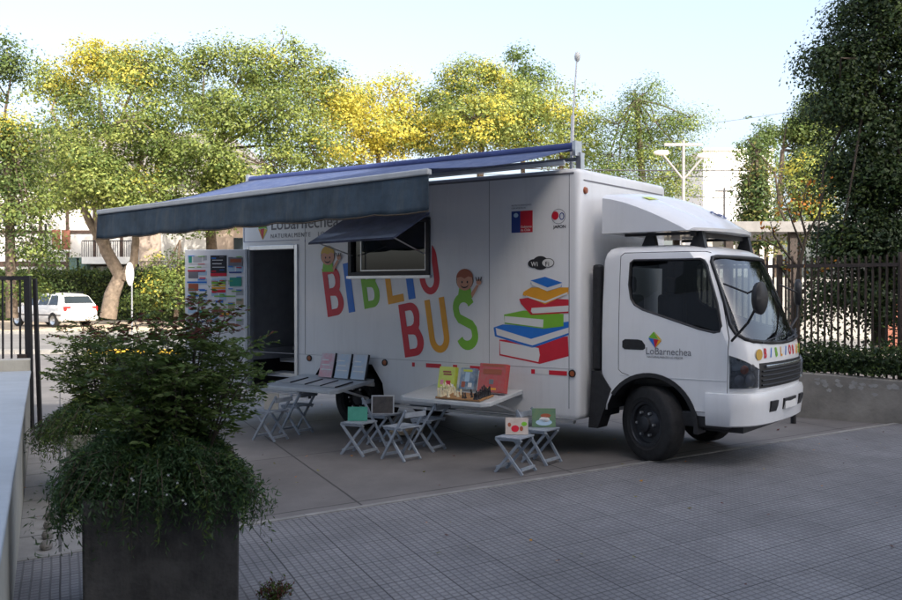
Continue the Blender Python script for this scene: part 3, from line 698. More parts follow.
MB().tube([(WU1-.08, V0-.03, WZ0+.25), (WU1-.04, V0-.62, 2.335)], .008, 6).tube([(WU0+.08, V0-.03, WZ0+.25), (WU0+.04, V0-.62, 2.315)], .008, 6).build('gas_strut', M['alu'], ht)
# lettering BIBLIO / BUS
def gB():
    o_ = [(0, 0)]+arc(.56, .26, .44, .26, -90, 30, 8)+[(.84, .50), (.90, .56)]+arc(.54, .76, .42, .24, -15, 90, 8)+[(0, 1)]
    h1 = [(.28, .14), (.52, .14)]+arc(.56, .27, .14, .13, -90, 90, 6)+[(.28, .42)]
    h2 = [(.28, .57), (.50, .57)]+arc(.54, .72, .14, .14, -90, 90, 6)+[(.28, .86)]
    return [o_, h1, h2]
def gO(): return [arc(.5, .32, .5, .32, 180, 360, 14)+arc(.5, .68, .5, .32, 0, 180, 14), arc(.5, .32, .23, .19, 180, 360, 12)+arc(.5, .68, .23, .19, 0, 180, 12)]
def gU(): return [[(0, 1)]+arc(.5, .28, .5, .28, 180, 360, 16)+[(1, 1), (.73, 1)]+arc(.5, .29, .23, .16, 360, 180, 12)+[(.27, 1)]]
def gI(): return [[(0, 0), (1, 0), (1, 1), (0, 1)]]
def gL(): return [[(0, 0), (1, 0), (1, .15), (.33, .15), (.33, 1), (0, 1)]]
def gS():
    cl = arc(.5, .75, .36, .18, 10, 180, 12)+[(.15, .66), (.24, .57), (.76, .42), (.85, .34)]+arc(.5, .24, .36, .17, 0, -170, 12)
    cl = [Vector(p) for p in cl]; lft, rgt = [], []
    for i, p in enumerate(cl):
        d = cl[min(i+1, len(cl)-1)]-cl[max(i-1, 0)]; d.x *= .38; d.y *= .62; d.normalize(); n_ = Vector((-d.y/.38, d.x/.62))*.052
        lft.append(tuple(p+n_)); rgt.append(tuple(p-n_))
    return [lft+rgt[::-1]]
GL = dict(B=gB, O=gO, U=gU, I=gI, L=gL, S=gS)
def bigletter(ch, u, z, w, h, rot, m_):
    ol = [[(x*w, y*h) for x, y in l] for l in GL[ch]()]
    me = curve_mesh('letter', ol, .0012, M[m_]); o = decal('letter', me, side_T(u, z, V0-.0025, rot), bx)
    if z > 1.3:
        c_ = MB().box((WU0-.012, V0-.3, WZ0-.04), (WU1+.022, V0+.3, WZ1+.2)).build('cut', M[m_], truck); boolean(o, [c_]); rm(c_)
for ch, u, z, w, m_ in (('B', -4.295, 1.405, .30, 'red'), ('I', -3.935, 1.465, .105, 'blue'), ('B', -3.675, 1.515, .27, 'green'), ('L', -3.295, 1.575, .25, 'orange'), ('I', -2.98, 1.635, .105, 'blue'), ('O', -2.78, 1.675, .29, 'red')):
    bigletter(ch, u, z, w, .62, 9.5, m_)
for ch, u, z, w, m_ in (('B', -3.035, .945, .31, 'red'), ('U', -2.64, 1.0, .29, 'orange'), ('S', -2.25, 1.055, .30, 'green')):
    bigletter(ch, u, z, w, .635, 9.5, m_)
# two printed children
def child(u, z, hairm, shirt, side):
    k = [0]
    def dc(nm, ol, m_):
        k[0] += 1; decal(nm, curve_mesh(nm, [ol], .0006, M[m_]), side_T(u, z, V0-.0042-.0016*k[0]), bx)
    dc('child_print', [(-.10, -.17), (.10, -.17), (.08, -.06), (-.08, -.06)], shirt)
    dc('child_print', arc(0, .03, .12, .115, 0, 350, 20), 'black_ink'); dc('child_print', arc(0, .02, .112, .105, 0, 350, 20), 'skin')
    dc('child_print', arc(0, .05, .118, .11, 5, 175, 14)+[(-.05, .07), (.0, .05), (.05, .075)], hairm)
    for sx in (-.035, .04): dc('child_print', arc(sx, .01, .010, .014, 0, 340, 8), 'black_ink')
    dc('child_print', arc(.0, -.01, .055, .05, 200, 340, 8)+arc(.0, -.01, .055, .035, 340, 200, 8), 'black_ink')
    dc('child_print', [(side*.09, -.12), (side*.17, -.02), (side*.20, -.03), (side*.11, -.17)], 'skin')
    dc('child_print', arc(side*.20, .01, .035, .035, 0, 340, 10), 'skin')
    for q in (-.025, 0, .025): dc('child_print', [(side*.20+q-.007, .02), (side*.20+q+.007, .02), (side*.20+q*1.6+.006, .065), (side*.20+q*1.6-.006, .065)], 'black_ink')
child(-4.29, 2.15, 'blond', 'green', 1); child(-2.16, 1.83, 'hair', 'green', 1)
# book stack, transcribed from its outline on the box side
def uz(px, py):  # photo pixel on the box side plane
    d = Vector(((px-451)/FPX, 1., -(py-290)/FPX)); F2 = Vector((.806, -.592)); F2.normalize(); S2 = Vector((-F2.y, F2.x)); g2 = Vector((1.99, 9.70))
    t = (V0+g2.dot(S2))/(d.x*S2.x+d.y*S2.y); p = Vector((t*d.x, t)); return ((p-g2).dot(F2), CH+t*d.z)
def bk(pts, m_, k, nm='book_print'):
    ol = [uz(480+x/4, 240+y/4) for x, y in pts]
    decal(nm, curve_mesh(nm, [ol], .0006, M[m_]), side_T(0, 0, V0-.0022-.0016*k), bx)
bk([(205,165),(265,148),(330,172),(325,188),(270,204),(210,180)], 'page', 5); bk([(205,162),(262,147),(332,171),(272,190)], 'blue', 6); bk([(205,162),(272,192),(328,178),(328,188),(270,205),(205,175)], 'blue', 4)
bk([(175,208),(205,190),(355,190),(355,215),(262,257),(172,220)], 'orange', 3); bk([(185,222),(262,245),(352,208),(352,216),(262,252),(185,228)], 'page', 4)
bk([(158,236),(200,230),(355,238),(355,292),(205,300),(165,255)], 'red', 2); bk([(208,272),(355,262),(355,286),(212,294),(205,285)], 'page', 3)
bk([(97,298),(175,282),(335,296),(335,345),(255,355),(100,335)], 'green', 1); bk([(100,304),(255,318),(253,350),(100,330)], 'page', 2)
bk([(55,350),(90,338),(220,345),(355,326),(355,380),(210,432),(60,385)], 'blue', 0); bk([(64,352),(205,396),(355,350),(355,372),(210,422),(68,380)], 'page', 1)
bk([(78,398),(200,405),(352,385),(355,465),(240,496),(78,462)], 'red', -1); bk([(80,404),(235,432),(240,460),(234,488),(82,456)], 'page', 0)
# wifi sign, flag plate, round emblem
cu_, cz_ = -1.147, 2.04
decal('wifi_sign', curve_mesh('wifi_sign', [arc(0, 0, .10, .075, 0, 350, 24)], .0006, M['black_ink']), side_T(cu_-.02, cz_, V0-.003), bx)
decal('wifi_sign', curve_mesh('wifi_sign', [arc(0, 0, .075, .048, 0, 350, 20)], .0006, M['black_ink']), side_T(cu_-.10, cz_-.005, V0-.0045), bx)
decal('wifi_sign', curve_mesh('wifi_sign', [arc(0, 0, .078, .050, 0, 350, 20)], .0006, M['black_ink']), side_T(cu_+.075, cz_, V0-.0045), bx)
decal('wifi_sign', curve_mesh('wifi_sign', [arc(0, 0, .070, .043, 0, 350, 20)], .0006, M['page']), side_T(cu_+.075, cz_, V0-.006), bx)
decal('wifi_lettering', text_mesh('wifi_lettering', 'Wi', .068, M['page'], .0006, .95, .001, 1.15), side_T(cu_-.135, cz_-.033, V0-.0062), bx)
decal('wifi_lettering', text_mesh('wifi_lettering', 'Fi', .066, M['black_ink'], .0006, .95, .001, 1.25), side_T(cu_+.042, cz_-.033, V0-.0078), bx)
MB().box((-1.535, V0-.002, 2.375), (-1.42, V0-.0006, 2.61)).build('flag_plate', M['navyp'], bx)
MB().box((-1.42, V0-.002, 2.375), (-1.265, V0-.0006, 2.61)).build('flag_plate', M['red'], bx)
decal('flag_crest', curve_mesh('flag_crest', [arc(-1.477, 2.565, .03, .025, 0, 340, 10)], .0005, M['paleblue']), side_T(0, 0, V0-.0030), bx)
for k, t_ in enumerate(('Gobierno', 'de Chile')): decal('flag_lettering', text_mesh('flag_lettering', t_, .036, M['page'], .0004), side_T(-1.415, 2.425-.035*k, V0-.003), bx)
decal('plate_caption', text_mesh('plate_caption', 'PROYECTO FINANCIADO', .022, M['greyink'], .0004), side_T(-1.535, 2.665, V0-.002), bx)
decal('plate_caption', text_mesh('plate_caption', 'CON APORTES DE', .022, M['greyink'], .0004), side_T(-1.535, 2.635, V0-.002), bx)
decal('round_emblem', curve_mesh('round_emblem', [arc(0, 0, .085, .08, 0, 350, 26), arc(0, 0, .080, .075, 0, 350, 26)], .0005, M['greyink']), side_T(-.945, 2.53, V0-.002), bx)
decal('round_emblem', curve_mesh('round_emblem', [arc(0, 0, .042, .045, 0, 350, 18)], .0005, M['red']), side_T(-.985, 2.54, V0-.002), bx)
decal('round_emblem', curve_mesh('round_emblem', [arc(0, 0, .03, .04, 0, 350, 14), arc(0, 0, .02, .03, 0, 350, 14)], .0005, M['navyp']), side_T(-.905, 2.53, V0-.002), bx)
decal('emblem_caption', text_mesh('emblem_caption', 'JAPON', .045, M['black_ink'], .0005, 1.1, .001), side_T(-1.005, 2.405, V0-.002), bx)
# header logo
kite = [((0, 0), (.085, .14), (.0, .175)), ((0, 0), (.0, .175), (-.085, .14))]
for ol, m_ in (([(0, 0), (.03, .15), (-.045, .14)], 'red'), ([(.004, 0), (.09, .13), (.036, .15)], 'yellow'), ([(-.09, .155), (-.05, .145), (.03, .155), (.09, .14), (.06, .19), (-.04, .20)], 'green'), ([(-.004, .0), (-.05, .14), (-.088, .15)], 'orange')):
    decal('kite_logo', curve_mesh('kite_logo', [ol], .0006, M[m_]), side_T(-5.49, 2.425, V0-.003), bx)
decal('sign_lettering', text_mesh('sign_lettering', 'LoBarnechea', .235, M['greyink'], .0006, 1.0, .001), side_T(-5.34, 2.548, V0-.0025), bx)
for x_, t_ in ((-5.34, 'NATURALMENTE'), (-4.47, 'LO'), (-4.29, 'MEJOR')): decal('sign_lettering', text_mesh('sign_lettering', t_, .082, M['greyink'], .0006, 1.0, 0, 1.25), side_T(x_, 2.438, V0-.0025), bx)
# door logo
for ol, m_ in (([(0, 0), (-.075, .10), (-.02, .09)], 'blue'), ([(0, 0), (-.02, .09), (.035, .085)], 'red'), ([(0, 0), (.035, .085), (.07, .075)], 'orange'), ([(-.072, .104), (-.015, .165), (.03, .092), (-.02, .096)], 'green'), ([(-.01, .165), (.072, .08), (.035, .09)], 'yellow')):
    decal('kite_logo', curve_mesh('kite_logo', [ol], .0006, M[m_]), side_T(.09, 1.165, -.004), near_door)
decal('door_lettering', text_mesh('door_lettering', 'LoBarnechea', .10, M['greyink'], .0006, .93), side_T(-.015, 1.10, -.004), near_door)
decal('door_lettering', text_mesh('door_lettering', 'NATURALMENTE LO MEJOR', .028, M['greyink'], .0006, 1.1), side_T(.0, 1.065, -.004), near_door)

# awning
aw = empty('awning', (0, 0, 0)); aw.parent = truck
cz = 3.255
MB().tube([(-5.82, -.06, cz), (-.80, -.06, cz+.01)], .048, 16).build('roller_tube', M['navy'], aw, sm=50)
MB().box((-.80, -.12, cz-.09), (-.76, .02, cz+.065)).box((-.80, -.04, 3.02), (-.74, .04, cz-.05)).box((-5.86, -.12, cz-.09), (-5.82, .02, cz+.065)).box((-5.86, -.04, 3.02), (-5.80, .04, cz-.05)).box((-5.82, .0, 3.12), (-.80, .05, 3.16)).build('wall_bracket', M['alu'], aw)
BV = -2.42; BA = (-5.80, BV, 2.655); BB = (-.92, BV, 2.775)
fb = MB(); nu, nv = 24, 10
for i in range(nu+1):
    for j in range(nv+1):
        a_ = i/nu; t = j/nv; p0 = Vector((-5.80+5.0*a_, -.105, cz-.015)); p1 = Vector((BA[0]+(BB[0]-BA[0])*a_, BV, BA[2]+(BB[2]-BA[2])*a_+.03)); p = p0.lerp(p1, t)
        p.z -= .05*math.sin(math.pi*t)*(1+.3*math.sin(a_*9)); fb.v.append(tuple(p))
for i in range(nu):
    for j in range(nv): fb.f.append((i*(nv+1)+j, (i+1)*(nv+1)+j, (i+1)*(nv+1)+j+1, i*(nv+1)+j+1)); fb.m.append(0)
o = fb.build('awning_fabric', M['navy2'], aw, sm=60); so = o.modifiers.new('s', 'SOLIDIFY'); so.thickness = .006
MB().beam(BA, BB, .07, .055).build('front_bar', M['stripe'], aw, bevel=.012)
vl = MB(); n = 96
for i in range(n+1):
    a_ = i/n; x = BA[0]+(BB[0]-BA[0])*a_; zt = BA[2]+(BB[2]-BA[2])*a_-.02
    sc_ = .018*abs(math.sin(a_*math.pi*8))
    for j in range(7):
        t = j/6; w_ = .018*math.sin(a_*46+1.3*math.sin(a_*13))*t+.012*math.sin(a_*121)*t*t
        vl.v.append((x, BV-.015+w_-.02*t, zt-t*(.285+.035*a_+sc_)))
for i in range(n):
    for j in range(6): vl.f.append((i*7+j, (i+1)*7+j, (i+1)*7+j+1, i*7+j+1)); vl.m.append(1 if j == 5 and False else 0)
o = vl.build('valance', M['slate'], aw, sm=60); so = o.modifiers.new('s', 'SOLIDIFY'); so.thickness = .004
eb = MB(); eb.tube([(vl.v[i*7+6][0], vl.v[i*7+6][1]-.002, vl.v[i*7+6][2]) for i in range(n+1)], .007, 5); eb.build('valance_edging', M['stem'], aw)
for e0, el, e1 in (((-.90, -.10, 3.10), (-2.05, -1.15, 2.93), (-1.0, BV+.02, 2.75)), ((-5.70, -.10, 3.10), (-4.55, -1.15, 2.86), (-5.7, BV+.02, 2.64))):
    am = MB().beam(e0, el, .07, .05).beam(el, e1, .06, .04).build('folding_arm', M['alu'], aw, bevel=.01)
    MB().tube([Vector(el)-Vector((0, 0, .04)), Vector(el)+Vector((0, 0, .04))], .04, 10).build('elbow_joint', M['alu'], am)
# lamp mast on the roof corner
mast = empty('light_mast', (0, 0, 0)); mast.parent = truck
MB().tube([(-.90, .04, 3.0), (-.885, .05, 3.62)], .019, 12).build('mast_base', M['offwhite'], mast, sm=50)
MB().tube([(-.885, .05, 3.6), (-.865, .10, 4.22)], .009, 8).build('mast_pole', M['offwhite'], mast, sm=50)
MB().lathe([(.0, .012), (.02, .028), (.06, .034), (.10, .022), (.11, .001)], 'z', (-.863, .105, 4.20), 14).build('mast_lamp', M['lampglass'], mast, sm=50)
MB().tube([(-.60-.12, 1.55, 3.02), (-.85, 1.15, 3.22)], .004, 5).build('radio_antenna', M['gravestone'], truck)

# fold-down tables
def table(u0, u1, name, m_):
    t = empty('side_table', (0, 0, 0)); t.parent = truck
    tb = MB(); zt, zf = .665, .585
    tb.add([(u0, -.16, zt), (u1, -.16, zt), (u1, -.80, zf), (u1-.08, -.86, zf-.008), (u0+.08, -.86, zf-.008), (u0, -.80, zf)]+[(u0, -.16, zt-.045), (u1, -.16, zt-.045), (u1, -.80, zf-.045), (u1-.08, -.86, zf-.053), (u0+.08, -.86, zf-.053), (u0, -.80, zf-.045)],
           [(0,1,2,3,4,5), (11,10,9,8,7,6)]+[(i, i+6, (i+1) % 6+6, (i+1) % 6) for i in range(6)])
    tb.build('table_top', M['tabletop'], t, bevel=.008)
    MB().beam((u0+.1, -.16, .42), (u0+.1, -.62, zf-.03), .025).beam((u1-.1, -.16, .42), (u1-.1, -.62, zf-.03), .025).box((u0, -.175, zt-.09), (u1, -.155, zt-.045)).build('table_bracket', M['alu'], t)
    return t
table(-4.74, -3.51, 't', 0); table(-2.57, -1.38, 't', 0)
def tz(v): return .665+(v+.16)*(.08/.64)+.001
def TW(u, v, z):  # truck local -> world
    return truck_M @ Vector((u, v, z))
truck_M = Matrix.Translation(G) @ Matrix.Rotation(TA, 4, 'Z')
TILT = math.atan(.08/.64)
def onside(name, loc, label, cat, group=None, lean=0, rz=0):
    o = empty(name, truck_M @ Vector(loc), TA+rz, label, cat, group); return o
# open books leaning against the box
for i, (u, m1, m2, lab) in enumerate(((-4.20, 'pink', 'page', 'pink covered open picture book leaning on the truck side, nearest its entry door'), (-3.93, 'paleblue', 'pink', 'pale blue and pink open picture book leaning on the truck between two others'), (-3.66, 'paleblue', 'page', 'pale blue and white open picture book leaning nearest the rear wheel'))):
    o = onside('picture_book', (u, -.30, tz(-.30)+.012), lab, 'book', 'picture books leaning on the truck side')
    cv = MB().box((-.115, -.006, 0), (.115, .006, .30)).build('cover', mat('cover_art', tuple(M[m1].node_tree.nodes['Principled BSDF'].inputs['Base Color'].default_value)[:3], .45, col2=(.62, .60, .62), scale=7), o)
    MB().box((.115, -.012, 0), (.125, .016, .31)).build('book_spine', M['black_ink'], o)
    MB().box((-.11, .006, .004), (.11, .014, .296)).build('pages', M['page'], o)
    for k in range(3): MB().box((-.09, -.0078, .21-.06*k), (.02+.03*k, -.0062, .225-.06*k)).build('printed_line', M['page'], cv)
    o.rotation_euler = (R(-14), 0, TA)
for i, (u, v, lab) in enumerate(((-4.55, -.52, 'white flat magazine at the door end of the left side table'), (-4.27, -.55, 'white flat magazine lying second along the left side table'), (-4.00, -.56, 'white flat magazine lying third along the left side table'), (-3.74, -.58, 'white flat magazine at the right end of the left side table'))):
    o = onside('magazine', (u, v, tz(v)+.004), lab, 'magazine', 'magazines lying on the side table')
    MB().box((-.11, -.15, 0), (.11, .15, .008)).build('pages', mat('magazine_cover', (.50, .54, .57), .4, col2=(.66, .64, .62), scale=6), o)
    MB().box((.111, -.155, 0), (.125, .155, .012)).build('book_spine', M['black_ink'], o)
    o.rotation_euler = (TILT, 0, TA)
# game boxes
art = {}
def gamebox(name, u, v, w, h, t, base, col2, spots, label, lean=-12, rz=0):
    o = onside(name, (u, v, tz(v)+.018), label, 'board game'); o.rotation_euler = (R(lean), 0, TA+R(rz))
    b = MB().box((-w/2, -t/2, 0), (w/2, t/2, h)).build('box_body', mat(name+'_print', base, .35, col2=col2, scale=16, coat=.3), o, bevel=.004)
    for x0, z0, x1, z1, m_ in spots: MB().box((-w/2+w*x0, -t/2-.0015, h*z0), (-w/2+w*x1, -t/2-.0002, h*z1)).build('box_print', M[m_], b)
    return o
gamebox('game_box', -2.22, -.42, .225, .24, .06, (.50, .60, .04), (.58, .66, .08), [(.25, .72, .75, .80, 'hair'), (.3, .60, .8, .68, 'hair'), (.15, .15, .35, .38, 'pink'), (.5, .12, .78, .36, 'red'), (.8, .02, .98, .2, 'page')], 'yellow green board game box standing left of the chess set')
gamebox('game_box', -1.95, -.40, .20, .235, .06, (.05, .14, .26), (.35, .42, .48), [(.35, .35, .65, .8, 'paleblue'), (.15, .08, .4, .35, 'hair'), (.6, .1, .85, .3, 'page'), (.2, .82, .8, .92, 'lime')], 'dark blue illustrated game box standing between the yellow one and the red one')
gamebox('game_box', -1.585, -.46, .345, .31, .075, (.52, .05, .05), (.42, .10, .08), [(.15, .62, .85, .80, 'hair'), (.42, .28, .58, .45, 'greyink'), (.1, .9, .9, .97, 'hair'), (.3, .08, .7, .16, 'orange')], 'large red board game box at the right end of the table')
cb = onside('chess_set', (-1.78, -.68, tz(-.68)+.006), 'wooden chess board set out with pale and dark pieces on the right side table', 'chess set'); cb.rotation_euler = (TILT, 0, TA)
brd = MB().box((-.29, -.15, 0), (.29, .12, .018)).build('board', M['wood'], cb, bevel=.003)
pm = MB(); pd = MB()
def piece(mb, x, y, h):
    r = .016; h *= 1.3; mb.lathe([(0, r), (.008, r), (.014, r*.7), (h*.6, r*.42), (h*.68, r*.75), (h*.74, r*.45), (h*.86, r*.68), (h, r*.15), (h, .0005)], 'z', (x, y, .018), 10)
for r_ in range(8):
    y = -.135+r_*.034
    for x, h, wh in ((-.255, .075, 1), (-.215, .05, 1), (.215, .05, 0), (.255, .075, 0)):
        hh = h*(1.0 if h < .06 else (1.0, .9, 1.05, 1.25, 1.35, 1.05, .9, 1.0)[r_])
        p = MB(); piece(p, x+random.uniform(-.006, .006), y, hh); p.build('chess_piece', M['ivory'] if wh else M['black_ink'], cb, sm=50)
for x, y in ((-.15, -.10), (-.11, -.03), (-.16, .04), (-.06, .01), (-.03, -.09), (-.12, -.135), (.05, -.11), (.09, -.12), (.13, -.06), (.06, .03)):
    p = MB(); piece(p, x, y, .05); p.build('chess_piece', M['ivory'] if x < 0 else M['black_ink'], cb, sm=50)

# folding stools / chairs
def chair(px, d, rz, label, back=True, tone='chairframe', py=None):
    x = (px-451)/FPX*d
    o = empty('folding_chair' if back else 'folding_stool', (x, d, -.004), rz, label, 'folding chair' if back else 'folding stool', 'folding seats set round the truck')
    fm = M[tone]; hw_ = .145; hs = .335
    st = MB()
    for k in range(5): st.box((-.135+k*.055, -hw_-.01, hs), (-.135+k*.055+.048, hw_+.01, hs+.014))
    st.box((-.13, -hw_, hs-.022), (.13, -hw_+.02, hs-.001)).box((-.13, hw_-.02, hs-.022), (.13, hw_, hs-.001))
    st.build('seat', fm, o, bevel=.002)
    for s in (-1, 1):
        top = (-.20, s*(hw_-.0), .53) if back else (-.13, s*hw_, hs)
        MB().beam((.155, s*hw_, 0), top, .018, .026).build('leg', fm, o)
        MB().beam((-.155, s*(hw_-.028), 0), (.13, s*(hw_-.028), hs-.01), .018, .026).build('leg', fm, o)
    MB().box((.125, -hw_+.01, .035), (.150, hw_-.01, .06)).box((-.150, -hw_+.035, .035), (-.125, hw_-.035, .06)).build('stretcher', fm, o)
    if back: 
        MB().box((-.20, -hw_-.005, .455), (-.182, hw_+.005, .505)).build('back_slat', fm, o)
    return o
CA = TA
s1 = chair(359, 10.22, CA+R(8), 'pale folding stool holding the green book, in front of the framed picture', False)
s2 = chair(384, 10.85, CA+R(2), 'pale folding chair carrying the dark framed picture beside the rear wheel')
s3 = chair(402, 9.92, CA+R(180-6), 'pale folding chair standing empty, nearest the camera left of the chess table')
s4 = chair(428, 10.5, CA+R(184), 'pale folding chair standing empty, behind another one by the chess table corner')
s5 = chair(515, 9.22, CA+R(5), 'pale folding stool with a picture book on it, closest to the paving kerb', False)
s6 = chair(541, 9.72, CA+R(0), 'pale folding chair with the green covered book, rightmost of the seats')
s7 = chair(271, 11.2, CA+R(186), 'folding chair with a tan book on it, leftmost of the seats')
s8 = chair(297, 11.75, CA+R(182), 'dark slatted folding chair under the left side table, beside the leftmost one', True, 'chairframe')
def seatbook(ch_, name, cov, col2, w, h, label, dx=0, dy=0, lean=12, rz=0, frame=None, spots=()):
    m0 = Matrix.Translation(ch_.location) @ Matrix.Rotation(ch_.rotation_euler.z, 4, 'Z')
    p = m0 @ Vector((dx, dy, .352)); o = empty(name, p, TA+R(rz), label, 'picture' if frame else 'book')
    o.rotation_euler = (R(-lean), 0, TA+R(rz))
    c_ = MB().box((-w/2, -.008, 0), (w/2, .008, h)).build('cover', mat(name+'_art', cov, .45, col2=col2, scale=11), o)
    if frame:
        MB().box((-w/2-.015, -.012, -.0), (-w/2, .012, h)).box((w/2, -.012, 0), (w/2+.015, .012, h)).box((-w/2-.015, -.012, h), (w/2+.015, .012, h+.015)).box((-w/2-.015, -.012, -.015), (w/2+.015, .012, 0)).build('frame', M[frame], o)
    for x0, z0, x1, z1, m_ in spots: 
        MB().lathe([(-.0095, .001), (-.0095, 1), (-.0082, 1)], 'y', (0, 0, 0), 14).build('cover_print', M[m_], c_).matrix_local = Matrix.Translation((-w/2+w*(x0+x1)/2, 0, h*(z0+z1)/2)) @ Matrix.Diagonal((w*(x1-x0)/2, 1, h*(z1-z0)/2, 1))
    return o
seatbook(s1, 'green_book', (.05, .27, .20), (.08, .34, .26), .21, .15, 'green book standing on a folding stool beside the rear wheel', -.02, 0, 10, 36)
seatbook(s2, 'framed_picture', (.07, .065, .06), (.15, .13, .12), .23, .19, 'dark picture in a pale frame standing on a chair seat', -.02, 0, 10, 36, 'paleframe')
seatbook(s5, 'picture_book', (.50, .42, .36), (.62, .55, .50), .22, .165, 'cream picture book with a red drawing, on the stool nearest the kerb', 0, .04, 10, 34, None, ((.1, .45, .25, .7, 'hair'), (.25, .15, .6, .55, 'red'), (.62, .2, .78, .5, 'hair'), (.7, .5, .95, .75, 'green')))
seatbook(s6, 'picture_book', (.10, .20, .13), (.16, .24, .12), .24, .19, 'green picture book with a white animal on the cover, on the rightmost chair', 0, .06, 10, 34, None, ((.15, .08, .85, .42, 'paleblue'), (.3, .25, .75, .55, 'page'), (.35, .5, .8, .72, 'hair')))
seatbook(s7, 'picture_book', (.40, .38, .33), (.50, .47, .40), .17, .19, 'tan and grey book standing on the leftmost folding chair', 0, 0, 10, 30)
# small sandy cushion-like sack seen behind the framed picture
bag = MB(); bag.lathe([(0, .02), (.02, .20), (.07, .22), (.11, .13), (.14, .03), (.145, .001)], 'z', (0, 0, 0), 18)
bag.v = [(x*(1.0+.1*math.sin(3*y*9)), y*.7, z*(1+.2*math.sin(x*11))) for x, y, z in bag.v]
o = bag.build('beige_sack', M['tan'], sm=60); o.location = truck_M @ Vector((-3.12, -.05, 0)); tag(o, 'low beige sack lying under the truck skirt behind the empty chairs', 'sack')

# ------------------------------------------------------------------ left wall, gate, planters
wd = Vector((-.3914, .9202)); wp = Vector((-3.93, 8.81)); wn_ = Vector((-wd.y, wd.x))
TWl = Matrix(((wd.x, wn_.x, 0, wp.x), (wd.y, wn_.y, 0, wp.y), (0, 0, 1, 0), (0, 0, 0, 1)))
wl = empty('low_wall', (wp.x, wp.y, 0), 0, 'low plastered wall with a pale bluish coping along the left edge', 'wall')
def wpart(mb, name, m_, **k): mb.v = [tuple(TWl @ Vector(v) - Vector((wp.x, wp.y, 0))) for v in mb.v]; return mb.build(name, m_, wl, **k)
wpart(MB().box((-9, .0, -.05), (3.25, 1.1, .73)), 'wall_body', M['palecon'])
wpart(MB().box((-9, -.015, .73), (3.10, 1.12, .765)), 'coping', M['bluecap'], bevel=.01)
wpart(MB().box((3.10, -.005, .73), (3.40, 1.1, .90)), 'end_block', M['palecon'], bevel=.01)
gt = empty('iron_gate', (0, 0, 0), 0, 'black iron gate with upright bars at the end of the low wall', 'gate')
gp = wp+wd*3.55
g = MB().beam((gp.x, gp.y, 0), (gp.x-.03, gp.y, 1.93), .07).build('gate_post', M['iron'], gt)
gq = Vector((gp.x+.07, gp.y+.12)); MB().beam((gq.x, gq.y, 0), (gq.x-.06, gq.y, 1.9), .045).build('gate_post', M['iron'], gt)
MB().box((gp.x-.14, gp.y-.06, .86), (gp.x-.02, gp.y+.02, .94)).build('hinge', M['rust'], gt); MB().box((gp.x-.13, gp.y-.06, .10), (gp.x+.02, gp.y+.02, .16)).build('hinge', M['rust'], gt)
gdir = Vector((-.99, -.10)).normalized()
rl = MB(); e = Vector((gp.x, gp.y))+gdir*2.0
rl.beam((gp.x, gp.y, 1.90), (e.x, e.y, 1.90), .05).beam((gp.x, gp.y, .12), (e.x, e.y, .12), .05).build('gate_rail', M['iron'], gt)
for k in range(18):
    q = Vector((gp.x, gp.y))+gdir*(.12+.105*k); MB().beam((q.x, q.y, .1), (q.x, q.y, 1.90), .020).build('gate_bar', M['iron'], gt)

def planter(c, w, h, rz, label):
    o = empty('planter_box', (c[0], c[1], .0), rz, label, 'planter', 'concrete planters by the wall')
    m_ = MB(); a_ = w/2; t = .05
    prof = [(a_*.985, 0), (a_, h), (a_-t, h), (a_-t, h-.06)]
    vs = []; 
    for r_, z in prof: vs += [(-r_, -r_, z), (r_, -r_, z), (r_, r_, z), (-r_, r_, z)]
    fs = [(3, 2, 1, 0)]+[(i*4+j, i*4+(j+1) % 4, (i+1)*4+(j+1) % 4, (i+1)*4+j) for i in range(3) for j in range(4)]
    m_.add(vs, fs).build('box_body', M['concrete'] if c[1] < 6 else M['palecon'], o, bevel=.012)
    MB().box((-a_+t, -a_+t, h-.1), (a_-t, a_-t, h-.05)).build('soil', M['soil'], o)
    return o
pc1 = Vector((-1.60, 5.20)); pc2 = Vector((-2.93, 8.35))
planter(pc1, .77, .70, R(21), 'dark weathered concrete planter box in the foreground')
planter(pc2, .80, .55, R(21), 'pale concrete planter box further back beside the low wall')
